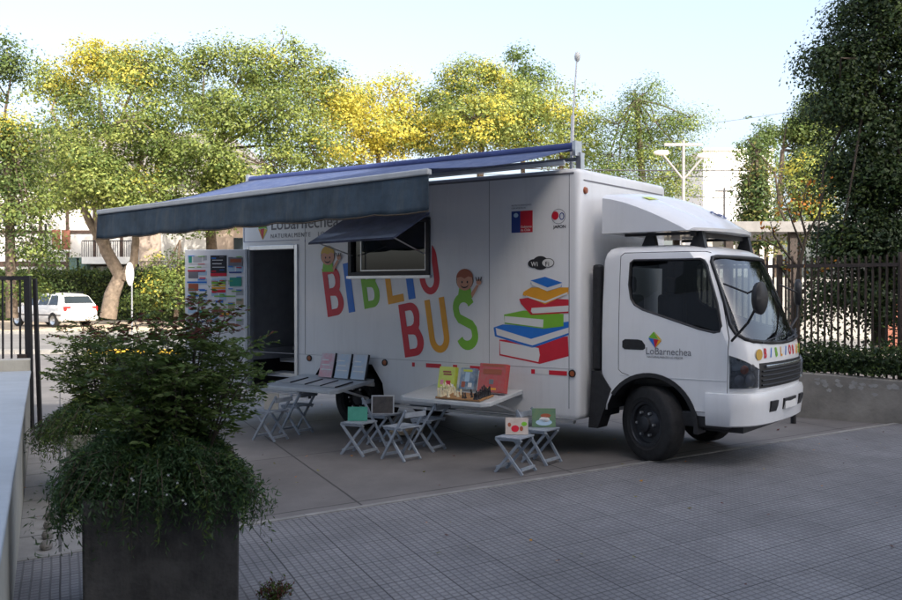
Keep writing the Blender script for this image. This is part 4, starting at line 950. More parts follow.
def mound(c, rx, ry, z0, ztop, drop, n, label, seed, cols, mi_w):
    """trailing shrub: stems that rise, arch over and hang, clothed in needles"""
    rg = random.Random(seed); o = empty('trailing_shrub', (c[0], c[1], z0), 0, label, 'shrub', 'trailing shrubs in the planters')
    st = MB(); cen = []; dirs = []; siz = []; mi = []
    for i in range(n):
        a_ = rg.uniform(0, 2*math.pi); rr = math.sqrt(rg.random()); top = (ztop-z0)*(1-.55*rr*rr)*rg.uniform(.55, 1.1)
        ca_ = a_-R(21); sq = 1/max(abs(math.cos(ca_)), abs(math.sin(ca_)))**.75; lb = sq+.11*math.sin(3*a_+seed)+.10*math.sin(7*a_+1.7*seed)+.06*math.sin(13*a_); sx, sy = math.cos(a_)*rx*lb, math.sin(a_)*ry*lb; top *= 1+.22*math.sin(5*a_+seed*2)
        r0 = rr*.45; r1 = rr*.85; r2 = rr*rg.uniform(.88, 1.1)
        dz = -drop*rg.uniform(.2, 1)*rr**3
        pts = [Vector((sx*r0, sy*r0, 0)), Vector((sx*(r0+r1)/2, sy*(r0+r1)/2, top*.85)), Vector((sx*r1, sy*r1, top*.8)), Vector((sx*r2*1.02, sy*r2*1.02, top*.35+dz*.5)), Vector((sx*r2, sy*r2, dz))]
        if i % 5 == 0: st.tube(pts, [.004, .003, .0025, .002, .001], 4, cap=False)
        m_ = rg.random()
        for s in range(4):
            for k in range(11):
                t = (k+rg.random())/11; p = pts[s].lerp(pts[s+1], t); d = (pts[s+1]-pts[s]).normalized()
                j = Vector((rg.gauss(0, 1), rg.gauss(0, 1), rg.gauss(0, 1))).normalized()
                cen.append(p+j*.018+Vector((0, 0, .0))); dirs.append(d*.7+j); siz.append(rg.uniform(.020, .050)); mi.append(0 if m_ < mi_w else 1)
    st.build('stem', M['stem'], o)
    fan_leaves('foliage', np.array([tuple(p) for p in cen]), np.array(siz), .22, mi, cols, o, np.array([tuple(d) for d in dirs]))
    fl = MB()
    for i in range(26):
        a_ = rg.uniform(math.pi, 2*math.pi); e = rg.uniform(.1, .9); p = Vector((math.cos(a_)*rx*(1-.3*e*e), math.sin(a_)*ry*(1-.2*e*e), (ztop-z0)*e*.75-.1))
        for q in range(5):
            t = R(72*q); fl.add([p, p+Vector((.004*math.cos(t), -.003, .004*math.sin(t))), p+Vector((.008*math.cos(t+.5), -.004, .008*math.sin(t+.5))), p+Vector((.004*math.cos(t+1), -.003, .004*math.sin(t+1)))], [(0, 1, 2, 3)])
    fl.build('blossom', M['flower'], o, fix=False)
    return o
mound(pc1, .48, .50, .74, 1.04, .36, 2300, 'dark trailing shrub spilling over the foreground planter with tiny white blossoms', 3, [L['n'], L['m']], .82)
mound(pc2, .62, .60, .55, .90, .30, 1300, 'green trailing shrub spilling over the planter by the wall', 9, [L['m'], L['n']], .45)
def nandina(c, rx, ry, z0, z1, n, label, seed, leanx=0, lo=None):
    rg = random.Random(seed); o = empty('bamboo_shrub', (c[0], c[1], z0), 0, label, 'shrub', 'bamboo-like shrubs in the planters')
    st = MB(); cen = []; dirs = []; siz = []; mi = []
    for i in range(n):
        a_ = rg.uniform(0, 2*math.pi); rr = math.sqrt(rg.random())
        b0 = Vector((math.cos(a_)*rx*.35*rr, math.sin(a_)*ry*.35*rr, 0)); H = (z1-z0)*rg.uniform(.45, 1.0)*(1-.22*rr*rr)
        tip = Vector((math.cos(a_)*rx*rr+leanx*rg.random(), math.sin(a_)*ry*rr, H))
        pts = [b0, b0.lerp(tip, .4)+Vector((0, 0, H*.12)), b0.lerp(tip, .75)+Vector((0, 0, H*.08)), tip]
        st.tube(pts, [.007, .005, .0035, .002], 5, cap=False)
        for s in range(1, 15):
            t = .16+.84*s/14; seg = min(2, int(t*3)); f = t*3-seg; p = pts[seg].lerp(pts[min(3, seg+1)], f)
            for w in range(2):
                b_ = rg.uniform(0, 2*math.pi); ln = rg.uniform(.10, .24)*(1.15-.5*t)
                dr_ = Vector((math.cos(b_), math.sin(b_), rg.uniform(-.1, .5))); q = p+dr_*ln
                if s % 2: st.tube([p, q], [.0018, .001], 3, cap=False)
                for k in range(11):
                    tt = .3+.75*k/11; base = p.lerp(q, tt); sd = dr_.cross(Vector((0, 0, 1))).normalized()*(1 if k % 2 else -1)
                    d = (dr_*.5+sd*.8+Vector((0, 0, rg.uniform(-.5, .25)))).normalized()
                    L_ = rg.uniform(.026, .062); cen.append(base+d*(L_*.5+.012*rg.random())); dirs.append(d); siz.append(L_)
                    red = (base.z+z0 > z1-.26 and rg.random() < .42); mi.append(1 if red else (2 if rg.random() < .35 else 0))
    st.build('stem', M['stem'], o)
    fan_leaves('foliage', np.array([tuple(p) for p in cen]), np.array(siz), .30, mi, [L['m'] if seed != 22 else L['g'], L['r'], L['g'] if seed != 22 else L['a']], o, np.array([tuple(d) for d in dirs]))
    return o
nandina(pc1+Vector((.10, .05)), .47, .42, .78, 1.75, 33, 'tall loose shrub with reddish tips rising from the foreground planter', 21)
nandina(pc2+Vector((-.02, 0)), .58, .45, .60, 1.62, 34, 'tall loose green shrub rising from the planter by the wall', 22)
# small dry plant at the foot of the front planter
o = empty('dry_plant', (-.98, 5.30, .01), 0, 'small dry tuft growing at the right foot of the front planter', 'plant')
cc = []; dd_ = []
st = MB()
for i in range(60):
    a_ = random.uniform(0, 2*math.pi); e = Vector((math.cos(a_)*random.uniform(.02, .13), math.sin(a_)*.1, random.uniform(.04, .13))); st.tube([(0, 0, 0), e*.5+Vector((0, 0, .02)), e], [.002, .0015, .001], 3, cap=False)
    for k in range(8): cc.append(tuple(e*random.uniform(.4, 1)+Vector((random.gauss(0, .008), random.gauss(0, .008), random.gauss(0, .008))))); dd_.append(tuple(e))
st.build('stem', M['stem'], o); fan_leaves('foliage', np.array(cc), np.full(len(cc), .026), .4, [i % 2 for i in range(len(cc))], [L['m'], L['r']], o, np.array(dd_))
# scalloped stone edging left of the planter
for i in range(4):
    m_ = MB().lathe([(0, .05), (.03, .075), (.08, .07), (.11, .03), (.115, .001)], 'z', (0, 0, 0), 12)
    m_.v = [(x*(.7+.2*math.sin(z*30)), y*1.1, z) for x, y, z in m_.v]
    o = m_.build('edging_stone', M['stone'], sm=60); p = gnd = P(44+i*1.2, 0, 1); y = 6.45+i*.19; y = 6.42+i*.28; o.scale = (.62,)*3; o.location = ((44+i*1.5-451)/FPX*y, y, 0); o.rotation_euler = (0, R(14), .3*i)
    tag(o, ['grey rounded edging stone, nearest of the row beside the planter', 'grey rounded edging stone, second from the camera beside the planter', 'grey rounded edging stone, third from the camera beside the planter', 'grey rounded edging stone, farthest of the row beside the planter'][i], 'stone', 'edging stones beside the planter')
# joint strips of the side walkway
mwalk = gridmat('walkway_slabs', (.24, .235, .225), (.27, .262, .25), 0, 0, .62, .012, gdark=.4, bump=.3, vscale=1.4)
w0 = wp-wd*2.95; 
sheet('walkway', [(-2.79, 6.13), (-2.15, 6.66), (-3.95, 10.9), (-4.75, 10.75)], .004, mwalk)

# ------------------------------------------------------------------ right retaining wall, hedge, fence
rA = Vector((4.72, 13.25)); rD = Vector((.806, -.592)).normalized(); rN = Vector((-rD.y, rD.x))
rw = empty('retaining_wall', (rA.x, rA.y, 0), math.atan2(rD.y, rD.x), 'low stained concrete retaining wall to the right of the truck', 'wall')
rwm = mat('stained_concrete', (.24, .225, .20), .9, var=.28, scale=1.8, bump=.6, bscale=18)
MB().add([(-5, 0, -.05), (6, 0, -.05), (6, .25, -.05), (-5, .25, -.05), (-5, 0, .80), (6, 0, .40), (6, .25, .40), (-5, .25, .80)], [(0,3,2,1),(4,5,6,7),(0,1,5,4),(1,2,6,5),(2,3,7,6),(3,0,4,7)]).build('wall_body', rwm, rw, bevel=.015)
rg = random.Random(5)
for i in range(34):
    x = rg.uniform(.35, 1.9); z = .565-.036*x-abs(rg.gauss(0, .05))-.015; pts = [(x+rg.uniform(.35, 1)*.055*math.cos(R(t)), z+rg.uniform(.35, 1)*.035*math.sin(R(t))) for t in range(0, 360, 30)]
    decal('whitewash_patch', curve_mesh('whitewash_patch', [pts], .0005, M['stainw']), Matrix(((1, 0, 0, 0), (0, 0, -1, -.0010-.0001*i), (0, 1, 0, 0), (0, 0, 0, 1))), rw)
def hedge(name, A, D, ln, z0, z1, th, n, lsz, mats, wts, label, rough=.08, zs=0, cat='hedge', core=True, wob=1.0):
    N_ = Vector((-D.y, D.x)); o = empty(name, (A.x, A.y, 0), math.atan2(D.y, D.x), label, cat)
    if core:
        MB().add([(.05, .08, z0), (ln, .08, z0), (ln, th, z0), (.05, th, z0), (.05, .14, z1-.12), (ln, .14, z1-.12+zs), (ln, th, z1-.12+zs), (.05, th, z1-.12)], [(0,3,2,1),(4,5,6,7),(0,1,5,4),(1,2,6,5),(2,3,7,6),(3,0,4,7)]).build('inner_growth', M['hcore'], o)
    x = rng.uniform(-.05, ln, n); f = rng.random(n); y = np.where(f < .6, rng.normal(0, rough, n), rng.uniform(0, th, n))
    top = z1+zs*x/ln + wob*(.06*np.sin(x*3.1)+.05*np.sin(x*7.7+1))*min(1, (z1-z0))
    z = np.where(f < .6, rng.uniform(z0, 1, n)*0+z0+(top-z0)*rng.random(n), top+rng.normal(0, rough*.8, n))
    y = y - .05*np.sin(x*5)+.04*np.sin(z*9)
    mi = rng.choice(len(mats), n, p=wts)
    fan_leaves('foliage', np.stack([x, y, z], 1), rng.uniform(.7, 1.3, n)*lsz, .55, mi, mats, o)
    return o
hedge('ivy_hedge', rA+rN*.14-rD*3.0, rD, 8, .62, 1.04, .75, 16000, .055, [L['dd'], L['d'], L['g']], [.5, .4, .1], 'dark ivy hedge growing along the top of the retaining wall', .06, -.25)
fc = empty('iron_fence', (0, 0, 0), 0, 'tall brown iron fence of upright bars behind the hedge and cab', 'fence')
fA = rA+rN*.75-rD*4.6; FT = 2.22
rl = MB()
for z in (.72, FT-.12): rl.beam((fA.x, fA.y, z), (fA.x+rD.x*9.3, fA.y+rD.y*9.3, z), .03, .05)
rl.build('fence_rail', M['rust'], fc)
k = 0
for i in range(100):
    q = fA+rD*(.092*i+.06); 
    if i % 18 == 9: MB().beam((q.x, q.y, .3), (q.x, q.y, FT+.05), .07).build('fence_post', M['rust'], fc)
    else: MB().beam((q.x, q.y, .45), (q.x, q.y, FT+.02*(i % 2)), .024).build('fence_bar', M['rust'], fc)
o = MB().lathe([(0, .035), (.50, .035), (.52, .03), (.53, .001)], 'z', n=16).lathe([(.40, .036), (.44, .036)], 'z', n=16, mi=1).build('bollard', [M['iron'], M['gravestone']], sm=50)
o.location = (4.50, 12.55, 0); tag(o, 'short black bollard beside the truck bumper and retaining wall', 'bollard')

# ------------------------------------------------------------------ trees
def tree(name, base, trunk, lobes, d, nclump, per, lsz, csz, mats, wts, label, barkm='bark', tr=.25, depth=1.0, group='trees behind the truck', ywt=None, seed=1, gap=-.10, fork=None, asp=.6, limbs=True, hang=0.):
    """trunk: list of points; lobes: ellipsoids (x,y,z,rx,rz) round the limbs"""
    rg = np.random.default_rng(seed); o = empty(name, base, 0, label, 'tree', group); B = Vector(base)
    tk = MB(); n = len(trunk); tk.tube([Vector(p)-B for p in trunk], [tr*(1-.55*i/(n-1)) for i in range(n)], 9)
    if fork:
        for f_ in fork: m_ = len(f_); tk.tube([Vector(p)-B for p in f_], [tr*.62*(1-.6*i/(m_-1)) for i in range(m_)], 8)
    ends = [Vector(trunk[-1])]+([Vector(f_[-1]) for f_ in fork] if fork else [])
    vol = np.array([l[3]*l[3]*l[4] for l in lobes])**.72; vol /= vol.sum()
    cen = []; mi = []; siz = []; nrs = []
    for li, (lx, ly, lz, rx, rz) in enumerate(lobes):
        lc = Vector((lx, ly, lz)); src = min(ends, key=lambda e: (e-lc).length)
        mid = src.lerp(lc, .5)+Vector((rg.normal(0, .3), rg.normal(0, .3), .2))
        if limbs: tk.tube([src-B, mid-B, lc-B], [tr*.24, tr*.16, tr*.07], 6, cap=False)
        k = max(3, int(nclump*vol[li]*1.0))
        for c in range(k):
            v = rg.normal(size=3); v /= np.linalg.norm(v); r_ = (.30+.75*rg.random()**.6)
            p = np.array([lx, ly, lz])+v*np.array([rx, rx*depth, rz])*r_
            if mnoise.noise(Vector(p)*(1.1/csz)) < gap: continue
            if limbs and c % 2 == 0: tk.tube([lc-B, (lc.lerp(Vector(p), .55)+Vector((0, 0, .15)))-B, Vector(p)-B], [tr*.07, tr*.045, tr*.02], 4, cap=False)
            cs = csz*(.45+.95*rg.random()**1.5); m_ = int(per*(.6+.6*rg.random())*(cs/csz)**2)+6
            sh = rg.normal(size=(m_, 3)); sh /= np.linalg.norm(sh, axis=1)[:, None]; rad = rg.random(m_)**.4
            q = sh*rad[:, None]*np.array([cs, cs, cs*.55])*(1+.35*rg.random((m_, 1))); q[:, 2] -= hang*np.hypot(q[:, 0], q[:, 1])*.6+.25*(q[:, 0]**2+q[:, 1]**2)/cs
            nn = sh*np.array([.7, .7, 1.0])+np.array([0, 0, .45])+rg.normal(size=(m_, 3))*.36+v*.3
            w_ = np.array(wts, float) if wts is not None else None
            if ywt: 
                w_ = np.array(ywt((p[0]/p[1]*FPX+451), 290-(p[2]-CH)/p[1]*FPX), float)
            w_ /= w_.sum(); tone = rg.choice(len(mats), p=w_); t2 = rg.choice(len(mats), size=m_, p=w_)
            mi.append(np.where(rg.random(m_) < .92, tone, t2)); cen.append(p+q); siz.append(rg.uniform(.6, 1.3, m_)*lsz); nrs.append(nn)
    tk.build('trunk', M[barkm], o, sm=50)
    cen = np.concatenate(cen)-np.array(base); 
    nr = np.concatenate(nrs); nr /= np.linalg.norm(nr, axis=1)[:, None]
    fan_leaves('crown', cen, np.concatenate(siz), asp, np.concatenate(mi), mats, o, nrm=nr)
    return o
def lobe(px, py, d, rp, rzp=None, dy=0): p = P(px, py, d+dy); return (p.x, p.y, p.z, rp*(d+dy)/FPX, (rzp or rp)*(d+dy)/FPX)
mk = [L['a'], L['b'], L['y'], L['g']]
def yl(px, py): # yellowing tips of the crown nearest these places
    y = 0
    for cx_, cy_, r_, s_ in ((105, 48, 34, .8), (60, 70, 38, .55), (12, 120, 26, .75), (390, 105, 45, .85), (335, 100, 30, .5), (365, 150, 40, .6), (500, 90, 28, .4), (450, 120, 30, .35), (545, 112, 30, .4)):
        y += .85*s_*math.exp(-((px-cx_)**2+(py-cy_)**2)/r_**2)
    y = min(y, .85); s = max(0, min(1, (170-py)/140)); return (.38*(1-y), (.25+.35*s)*(1-y), y*1.0+.004, (.44-.27*s)*(1-y))  # crown shading put into the leaf mix: lighter greens high, deeper greens low
D1 = 47.
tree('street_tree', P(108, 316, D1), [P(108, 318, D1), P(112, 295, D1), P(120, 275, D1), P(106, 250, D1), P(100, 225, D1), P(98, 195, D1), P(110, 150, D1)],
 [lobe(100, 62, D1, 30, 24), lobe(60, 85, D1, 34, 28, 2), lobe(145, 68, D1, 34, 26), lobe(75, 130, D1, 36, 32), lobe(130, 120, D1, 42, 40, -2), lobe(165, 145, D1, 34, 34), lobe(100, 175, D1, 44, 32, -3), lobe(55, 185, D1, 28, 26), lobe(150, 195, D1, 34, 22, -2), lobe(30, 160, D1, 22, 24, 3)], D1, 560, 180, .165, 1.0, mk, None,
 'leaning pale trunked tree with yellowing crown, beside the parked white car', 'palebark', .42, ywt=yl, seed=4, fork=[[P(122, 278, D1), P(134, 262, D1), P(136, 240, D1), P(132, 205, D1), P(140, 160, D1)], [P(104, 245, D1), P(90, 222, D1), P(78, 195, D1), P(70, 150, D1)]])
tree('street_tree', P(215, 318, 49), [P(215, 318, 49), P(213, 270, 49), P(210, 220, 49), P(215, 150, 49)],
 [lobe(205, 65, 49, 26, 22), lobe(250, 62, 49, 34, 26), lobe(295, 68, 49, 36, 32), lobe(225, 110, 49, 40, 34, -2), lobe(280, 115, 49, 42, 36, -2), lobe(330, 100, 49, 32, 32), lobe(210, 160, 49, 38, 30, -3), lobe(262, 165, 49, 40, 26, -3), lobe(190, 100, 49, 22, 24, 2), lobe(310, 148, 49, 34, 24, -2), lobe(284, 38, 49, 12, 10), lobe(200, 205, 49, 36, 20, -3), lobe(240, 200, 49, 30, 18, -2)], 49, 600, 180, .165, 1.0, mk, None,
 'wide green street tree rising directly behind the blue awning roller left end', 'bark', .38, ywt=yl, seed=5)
tree('street_tree', P(380, 318, 52), [P(380, 318, 52), P(382, 220, 52), P(378, 150, 52)],
 [lobe(352, 110, 52, 28, 28), lobe(395, 92, 52, 28, 18), lobe(385, 130, 52, 36, 28), lobe(405, 120, 52, 24, 26), lobe(350, 152, 52, 28, 16), lobe(402, 78, 52, 12, 8)], 52, 260, 150, .165, .9, mk, None,
 'bright yellow tree, the most golden crown above the middle of the truck', 'bark', .28, ywt=yl, seed=6)
tree('street_tree', P(480, 318, 53), [P(480, 318, 53), P(478, 220, 53), P(482, 140, 53)],
 [lobe(470, 82, 53, 32, 24), lobe(500, 95, 53, 36, 28), lobe(445, 108, 53, 32, 24), lobe(478, 120, 53, 46, 26, -2), lobe(530, 115, 53, 32, 24), lobe(488, 68, 53, 22, 12), lobe(510, 140, 53, 40, 14), lobe(440, 138, 53, 34, 14)], 53, 430, 180, .165, .95, mk, None,
 'dense green and gold tree behind the right half of the awning', 'bark', .34, ywt=yl, seed=7)
tree('slender_tree', P(520, 318, 60), [P(520, 318, 60), P(524, 200, 60), P(520, 100, 60)],
 [lobe(517, 53, 60, 12, 9), lobe(524, 70, 60, 16, 14), lobe(530, 85, 60, 16, 16), lobe(515, 90, 60, 14, 14)], 60, 60, 130, .18, .9, [L['f'], L['g']], [.7, .3],
 'slender tree whose narrow top pokes above the green and gold crown', 'bark', .22, seed=8)
tree('slender_tree', P(565, 318, 58), [P(565, 318, 58), P(562, 200, 58), P(560, 120, 58)],
 [lobe(558, 82, 58, 11, 14), lobe(574, 100, 58, 14, 16), lobe(556, 112, 58, 22, 20), lobe(585, 125, 58, 20, 16), lobe(570, 145, 58, 32, 18)], 58, 120, 130, .18, .95, [L['b'], L['a'], L['y'], L['g']], [.35, .3, .15, .2],
 'slim light green tree directly behind the truck light mast', 'bark', .22, seed=9)
tree('feathery_tree', P(648, 318, 56), [P(648, 318, 56), P(645, 220, 56), P(640, 150, 56), P(636, 100, 56)],
 [lobe(636, 95, 56, 22, 14), lobe(650, 88, 56, 14, 10), lobe(615, 125, 56, 28, 18), lobe(655, 122, 56, 36, 14), lobe(690, 118, 56, 22, 9), lobe(640, 145, 56, 36, 18), lobe(680, 150, 56, 30, 16), lobe(610, 155, 56, 30, 20), lobe(665, 180, 56, 36, 20), lobe(620, 190, 56, 30, 16)], 56, 420, 150, .13, 1.05, [L['f'], L['a'], L['g'], L['b']], [.45, .15, .3, .1],
 'feathery olive tree above the cab with layered spreading branches', 'bark', .30, seed=10, hang=.3)
tree('leafy_tree', P(12, 318, 40), [P(12, 318, 40), P(10, 220, 40), P(5, 120, 40)],
 [lobe(8, 50, 40, 14, 22), lobe(-4, 80, 40, 24, 26), lobe(12, 135, 40, 26, 22), lobe(5, 170, 40, 32, 26), lobe(20, 205, 40, 30, 24), lobe(35, 245, 40, 26, 20), lobe(30, 280, 40, 28, 12)], 40, 260, 130, .15, .9, [L['g'], L['a'], L['y'], L['d']], None,
 'dark green tree at the far left edge with a yellow patch', 'bark', .25, ywt=lambda px, py: ((.45, .15, .02, .38) if py < 100 else yl(px, py)), seed=11)
tree('young_tree', P(178, 305, 44), [P(176, 318, 44), P(178, 270, 44), P(180, 240, 44)],
 [lobe(170, 262, 44, 22, 18), lobe(160, 285, 44, 24, 20), lobe(185, 290, 44, 18, 20), lobe(150, 300, 44, 20, 12)], 44, 100, 120, .14, .75, [L['g'], L['a'], L['d'], L['y']], [.4, .25, .3, .05],
 'small bushy tree growing against the hedge, left of the open poster door', 'bark', .12, seed=12)
tree('cypress_tree', P(752, 318, 90), [P(752, 318, 90), P(752, 150, 90)], [lobe(751, 122, 90, 4, 12), lobe(752, 145, 90, 9, 14), lobe(752, 170, 90, 10, 18), lobe(752, 200, 90, 12, 20)], 90, 150, 50, .25, .9, [L['d'], L['g']], [.7, .3], 'pointed dark cypress, thinnest tip right of the white building', 'bark', .3, seed=13, limbs=False)
tree('round_tree', P(766, 318, 95), [P(766, 318, 95), P(766, 160, 95)], [lobe(765, 135, 95, 9, 14), lobe(768, 158, 95, 12, 16), lobe(740, 150, 95, 6, 8)], 95, 110, 50, .3, 1.2, [L['g'], L['f']], [.6, .4], 'hazy round topped tree far away behind the cypress', 'bark', .3, seed=14, limbs=False)
# drooping conifer
tree('drooping_conifer', P(757, 300, 34), [P(757, 300, 34), P(757, 230, 34), P(756, 150, 34)], [lobe(756, 142, 34, 4, 12), lobe(757, 162, 34, 9, 12), lobe(755, 182, 34, 13, 12), lobe(760, 202, 34, 17, 14), lobe(756, 220, 34, 20, 12), lobe(768, 234, 34, 18, 10)], 34, 300, 44, .13, .6, [L['c'], L['d'], L['g']], [.25, .35, .4], 'tan green drooping conifer standing in front of the white building corner', 'bark', .12, seed=15, hang=.8)
tree('yellow_leaved_tree', P(800, 300, 26), [P(800, 320, 26), P(797, 240, 26), P(792, 180, 26)], [lobe(796, 190, 26, 15, 18), lobe(802, 162, 26, 15, 14), lobe(812, 215, 26, 20, 22), lobe(792, 222, 26, 11, 14), lobe(818, 190, 26, 18, 20)], 26, 120, 80, .11, .5, [L['b'], L['y'], L['g'], L['d'], L['o']], [.40, .10, .30, .18, .02], 'sunlit yellow leaved tree glowing through beside the dark tree', 'bark', .10, seed=16, fork=[[P(797, 245, 26), P(780, 210, 26), P(774, 170, 26)]])
tree('leafy_tree', P(775, 300, 42), [P(775, 318, 42), P(778, 220, 42), P(782, 150, 42)], [lobe(803, 130, 42, 14, 16), lobe(818, 115, 42, 18, 20), lobe(800, 160, 42, 12, 16), lobe(818, 165, 42, 20, 22)], 42, 420, 130, .15, .8, [L['a'], L['g'], L['d']], [.3, .4, .3], 'middle distance olive tree between the conifer and the dark tree', 'bark', .2, seed=17)
# the dark tree on the right
DR_ = 15.0
tree('dark_tree', P(880, 330, DR_), [P(880, 345, DR_), P(878, 260, DR_), P(872, 170, DR_), P(870, 60, DR_)],
 [lobe(880, 20, DR_, 52, 36), lobe(850, 62, DR_, 38, 30), lobe(825, 58, DR_, 24, 18), lobe(870, 110, DR_, 48, 36), lobe(838, 105, DR_, 28, 22), lobe(890, 170, DR_, 52, 44), lobe(852, 175, DR_, 32, 34), lobe(875, 235, DR_, 52, 36), lobe(845, 245, DR_, 30, 28), lobe(890, 290, DR_, 44, 28), lobe(920, 80, DR_, 50, 60), lobe(930, 200, DR_, 60, 70), lobe(900, -20, DR_, 50, 40), lobe(858, 295, DR_, 20, 16), lobe(832, 292, DR_, 18, 14), lobe(812, 308, DR_, 12, 10)], DR_, 1500, 100, .064, .36, [L['dd'], L['d'], L['g']], [.35, .45, .2], 'large dark evergreen tree filling the right edge of the view', 'stem', .11, seed=18, gap=-.28, depth=.8, group='near trees')
# thin reddish tree by the fence
o = empty('bare_tree', P(797, 345, 14.2), 0, 'thin nearly bare tree in front of the iron fence with a few orange leaves', 'tree'); B = P(797, 345, 14.2)
tk = MB(); tk.tube([P(797, 350, 14.2)-B, P(796, 300, 14.2)-B, P(800, 262, 14.2)-B, P(806, 235, 14.2)-B], [.05, .045, .035, .02], 8)
cc = []
for (a_, b_, c_) in (((796, 300), (812, 280), (826, 262)), ((799, 268), (783, 250), (760, 238)), ((803, 250), (793, 225), (784, 200)), ((806, 236), (818, 215), (824, 190)), ((797, 290), (786, 275), (776, 262)), ((806, 236), (800, 215), (806, 185)), ((783, 250), (774, 236), (770, 222))):
    pp = [P(*a_, 14.2), P(*b_, 14.1), P(*c_, 14.0)]; tk.tube([p-B for p in pp], [.022, .014, .005], 5, cap=False)
    for k in range(7):
        q = pp[1].lerp(pp[2], random.random())-B; e = q+Vector((random.gauss(0, .14), random.gauss(0, .14), random.uniform(.0, .22))); tk.tube([q, e], [.005, .002], 4, cap=False)
        for j in range(3): cc.append(tuple(q.lerp(e, .4+.3*j)))
tk.build('trunk', M['stem'], o, sm=50)
fan_leaves('crown', np.array(cc), rng.uniform(.05, .10, len(cc)), .55, rng.choice(3, len(cc), p=[.35, .25, .4]), [L['o'], L['y'], L['g']], o)

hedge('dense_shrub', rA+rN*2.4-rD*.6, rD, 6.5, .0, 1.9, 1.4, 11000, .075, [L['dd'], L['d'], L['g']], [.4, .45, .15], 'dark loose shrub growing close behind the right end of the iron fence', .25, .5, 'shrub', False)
# ------------------------------------------------------------------ far hedge, buildings, street furniture
hA = P(-40, 290, 53.5); hedge('tall_hedge', Vector((hA.x, hA.y)), Vector((1, 0)), 27.5, .05, 2.7, 1.2, 30000, .16, [L['d'], L['g'], L['a']], [.55, .37, .08], 'tall clipped green hedge behind the parked white car', .16)
hedge('tall_hedge', Vector((-10.5, 53.5)), Vector((1, 0)), 42, .05, 2.2, 1.0, 14000, .2, [L['d'], L['g'], L['a']], [.5, .35, .15], 'clipped hedge continuing behind the truck across the road', .16)
# half timbered house
DB = 58.0
def PB(px, py): p = P(px, py, DB); return p.x, p.z
hx0, _ = PB(-60, 0); hx1, _ = PB(262, 0); _, hz = PB(0, 178)
hs = empty('timbered_house', ((hx0+hx1)/2, DB, 0), 0, 'white house with dark timber framing behind the tall hedge', 'house'); hb = Vector(((hx0+hx1)/2, DB, 0))
MB().box((hx0-hb.x, 0, 0), (hx1-hb.x, 9, hz)).build('wall', M['plaster'], hs)
tm = MB()
for py, h_ in ((264, 5), (232, 3.2), (206, 4)):
    _, z = PB(0, py); tm.box((hx0-hb.x, -.06, z-h_*.03), (hx1-hb.x, -.002, z+h_*.03))
for px in list(range(-40, 262, 27)):
    x, _ = PB(px, 0); tm.box((x-.09-hb.x, -.065, .1), (x+.09-hb.x, -.003, hz-.1))
tm.build('timber_frame', M['timber'], hs)
for px, py, w_, h_, mm in ((62, 240, 18, 20, 'brick'), (104, 216, 18, 22, 'winglass'), (140, 218, 20, 20, 'winglass'), (12, 218, 16, 18, 'winglass'), (180, 245, 16, 18, 'winglass')):
    x, z = PB(px, py); wf_ = MB().box((x-w_*.03-hb.x, -.10, z-h_*.03), (x+w_*.03-hb.x, -.07, z+h_*.03)).build('window', M[mm], hs)
    MB().box((x-w_*.03-.08-hb.x, -.13, z-h_*.03-.12), (x+w_*.03+.08-hb.x, -.07, z-h_*.03-.002)).box((x-.03-hb.x, -.12, z-h_*.03), (x+.03-hb.x, -.1005, z+h_*.03)).build('window_sill', M['offwhite'], wf_)
x0, z0 = PB(92, 262); x1, z1 = PB(155, 232)
bl = MB().box((x0-hb.x, -1.6, z0-.15), (x1-hb.x, -.07, z0+.25)).build('balcony', M['offwhite'], hs)
rr_ = MB().beam((x0-hb.x, -1.55, z0+1.2), (x1-hb.x, -1.55, z0+1.2), .06)
for i in range(30): xx = x0+(x1-x0)*i/29-hb.x; rr_.beam((xx, -1.55, z0+.25), (xx, -1.55, z0+1.2), .03)
rr_.build('balcony_railing', M['iron'], bl)
rf = MB().prism([(hx0-hb.x-.6, hz), (hx1-hb.x+.6, hz), (hx1-hb.x-2, hz+2.6), (hx0-hb.x+2, hz+2.6)], -.8, 9.8, 'y').build('roof', M['roof'], hs)
# peach wall with railing beside it
x0, _ = PB(150, 0); x1, _ = PB(300, 0)
pw = empty('peach_house', ((x0+x1)/2, 56, 0), 0, 'sunlit peach and cream house front just left of the truck box', 'house')
w2 = (x1-x0)/2
MB().box((-w2, 0, 0), (w2, 1.6, 5.5)).build('wall', M['pinkwall'], pw)
MB().box((-w2, -.15, 2.2), (w2, -.002, 2.35)).box((-w2, -.15, 5.45), (w2, 1.7, 5.7)).box((-w2+1.3, -.05, 2.35), (-w2+4.0, -.003, 5.4)).build('cornice', M['plaster'], pw)
rg_ = MB().beam((-w2, -.3, 3.4), (w2, -.3, 3.4), .05)
for i in range(46): xx = -w2+2*w2*i/45; rg_.beam((xx, -.3, 2.35), (xx, -.3, 3.4), .025)
rg_.build('railing', M['rust'], pw)
for xx in (-2.2, 1.5, 3.4): MB().box((xx-.5, -.04, 3.4), (xx+.5, -.006, 4.8)).build('window', M['winglass'], pw)
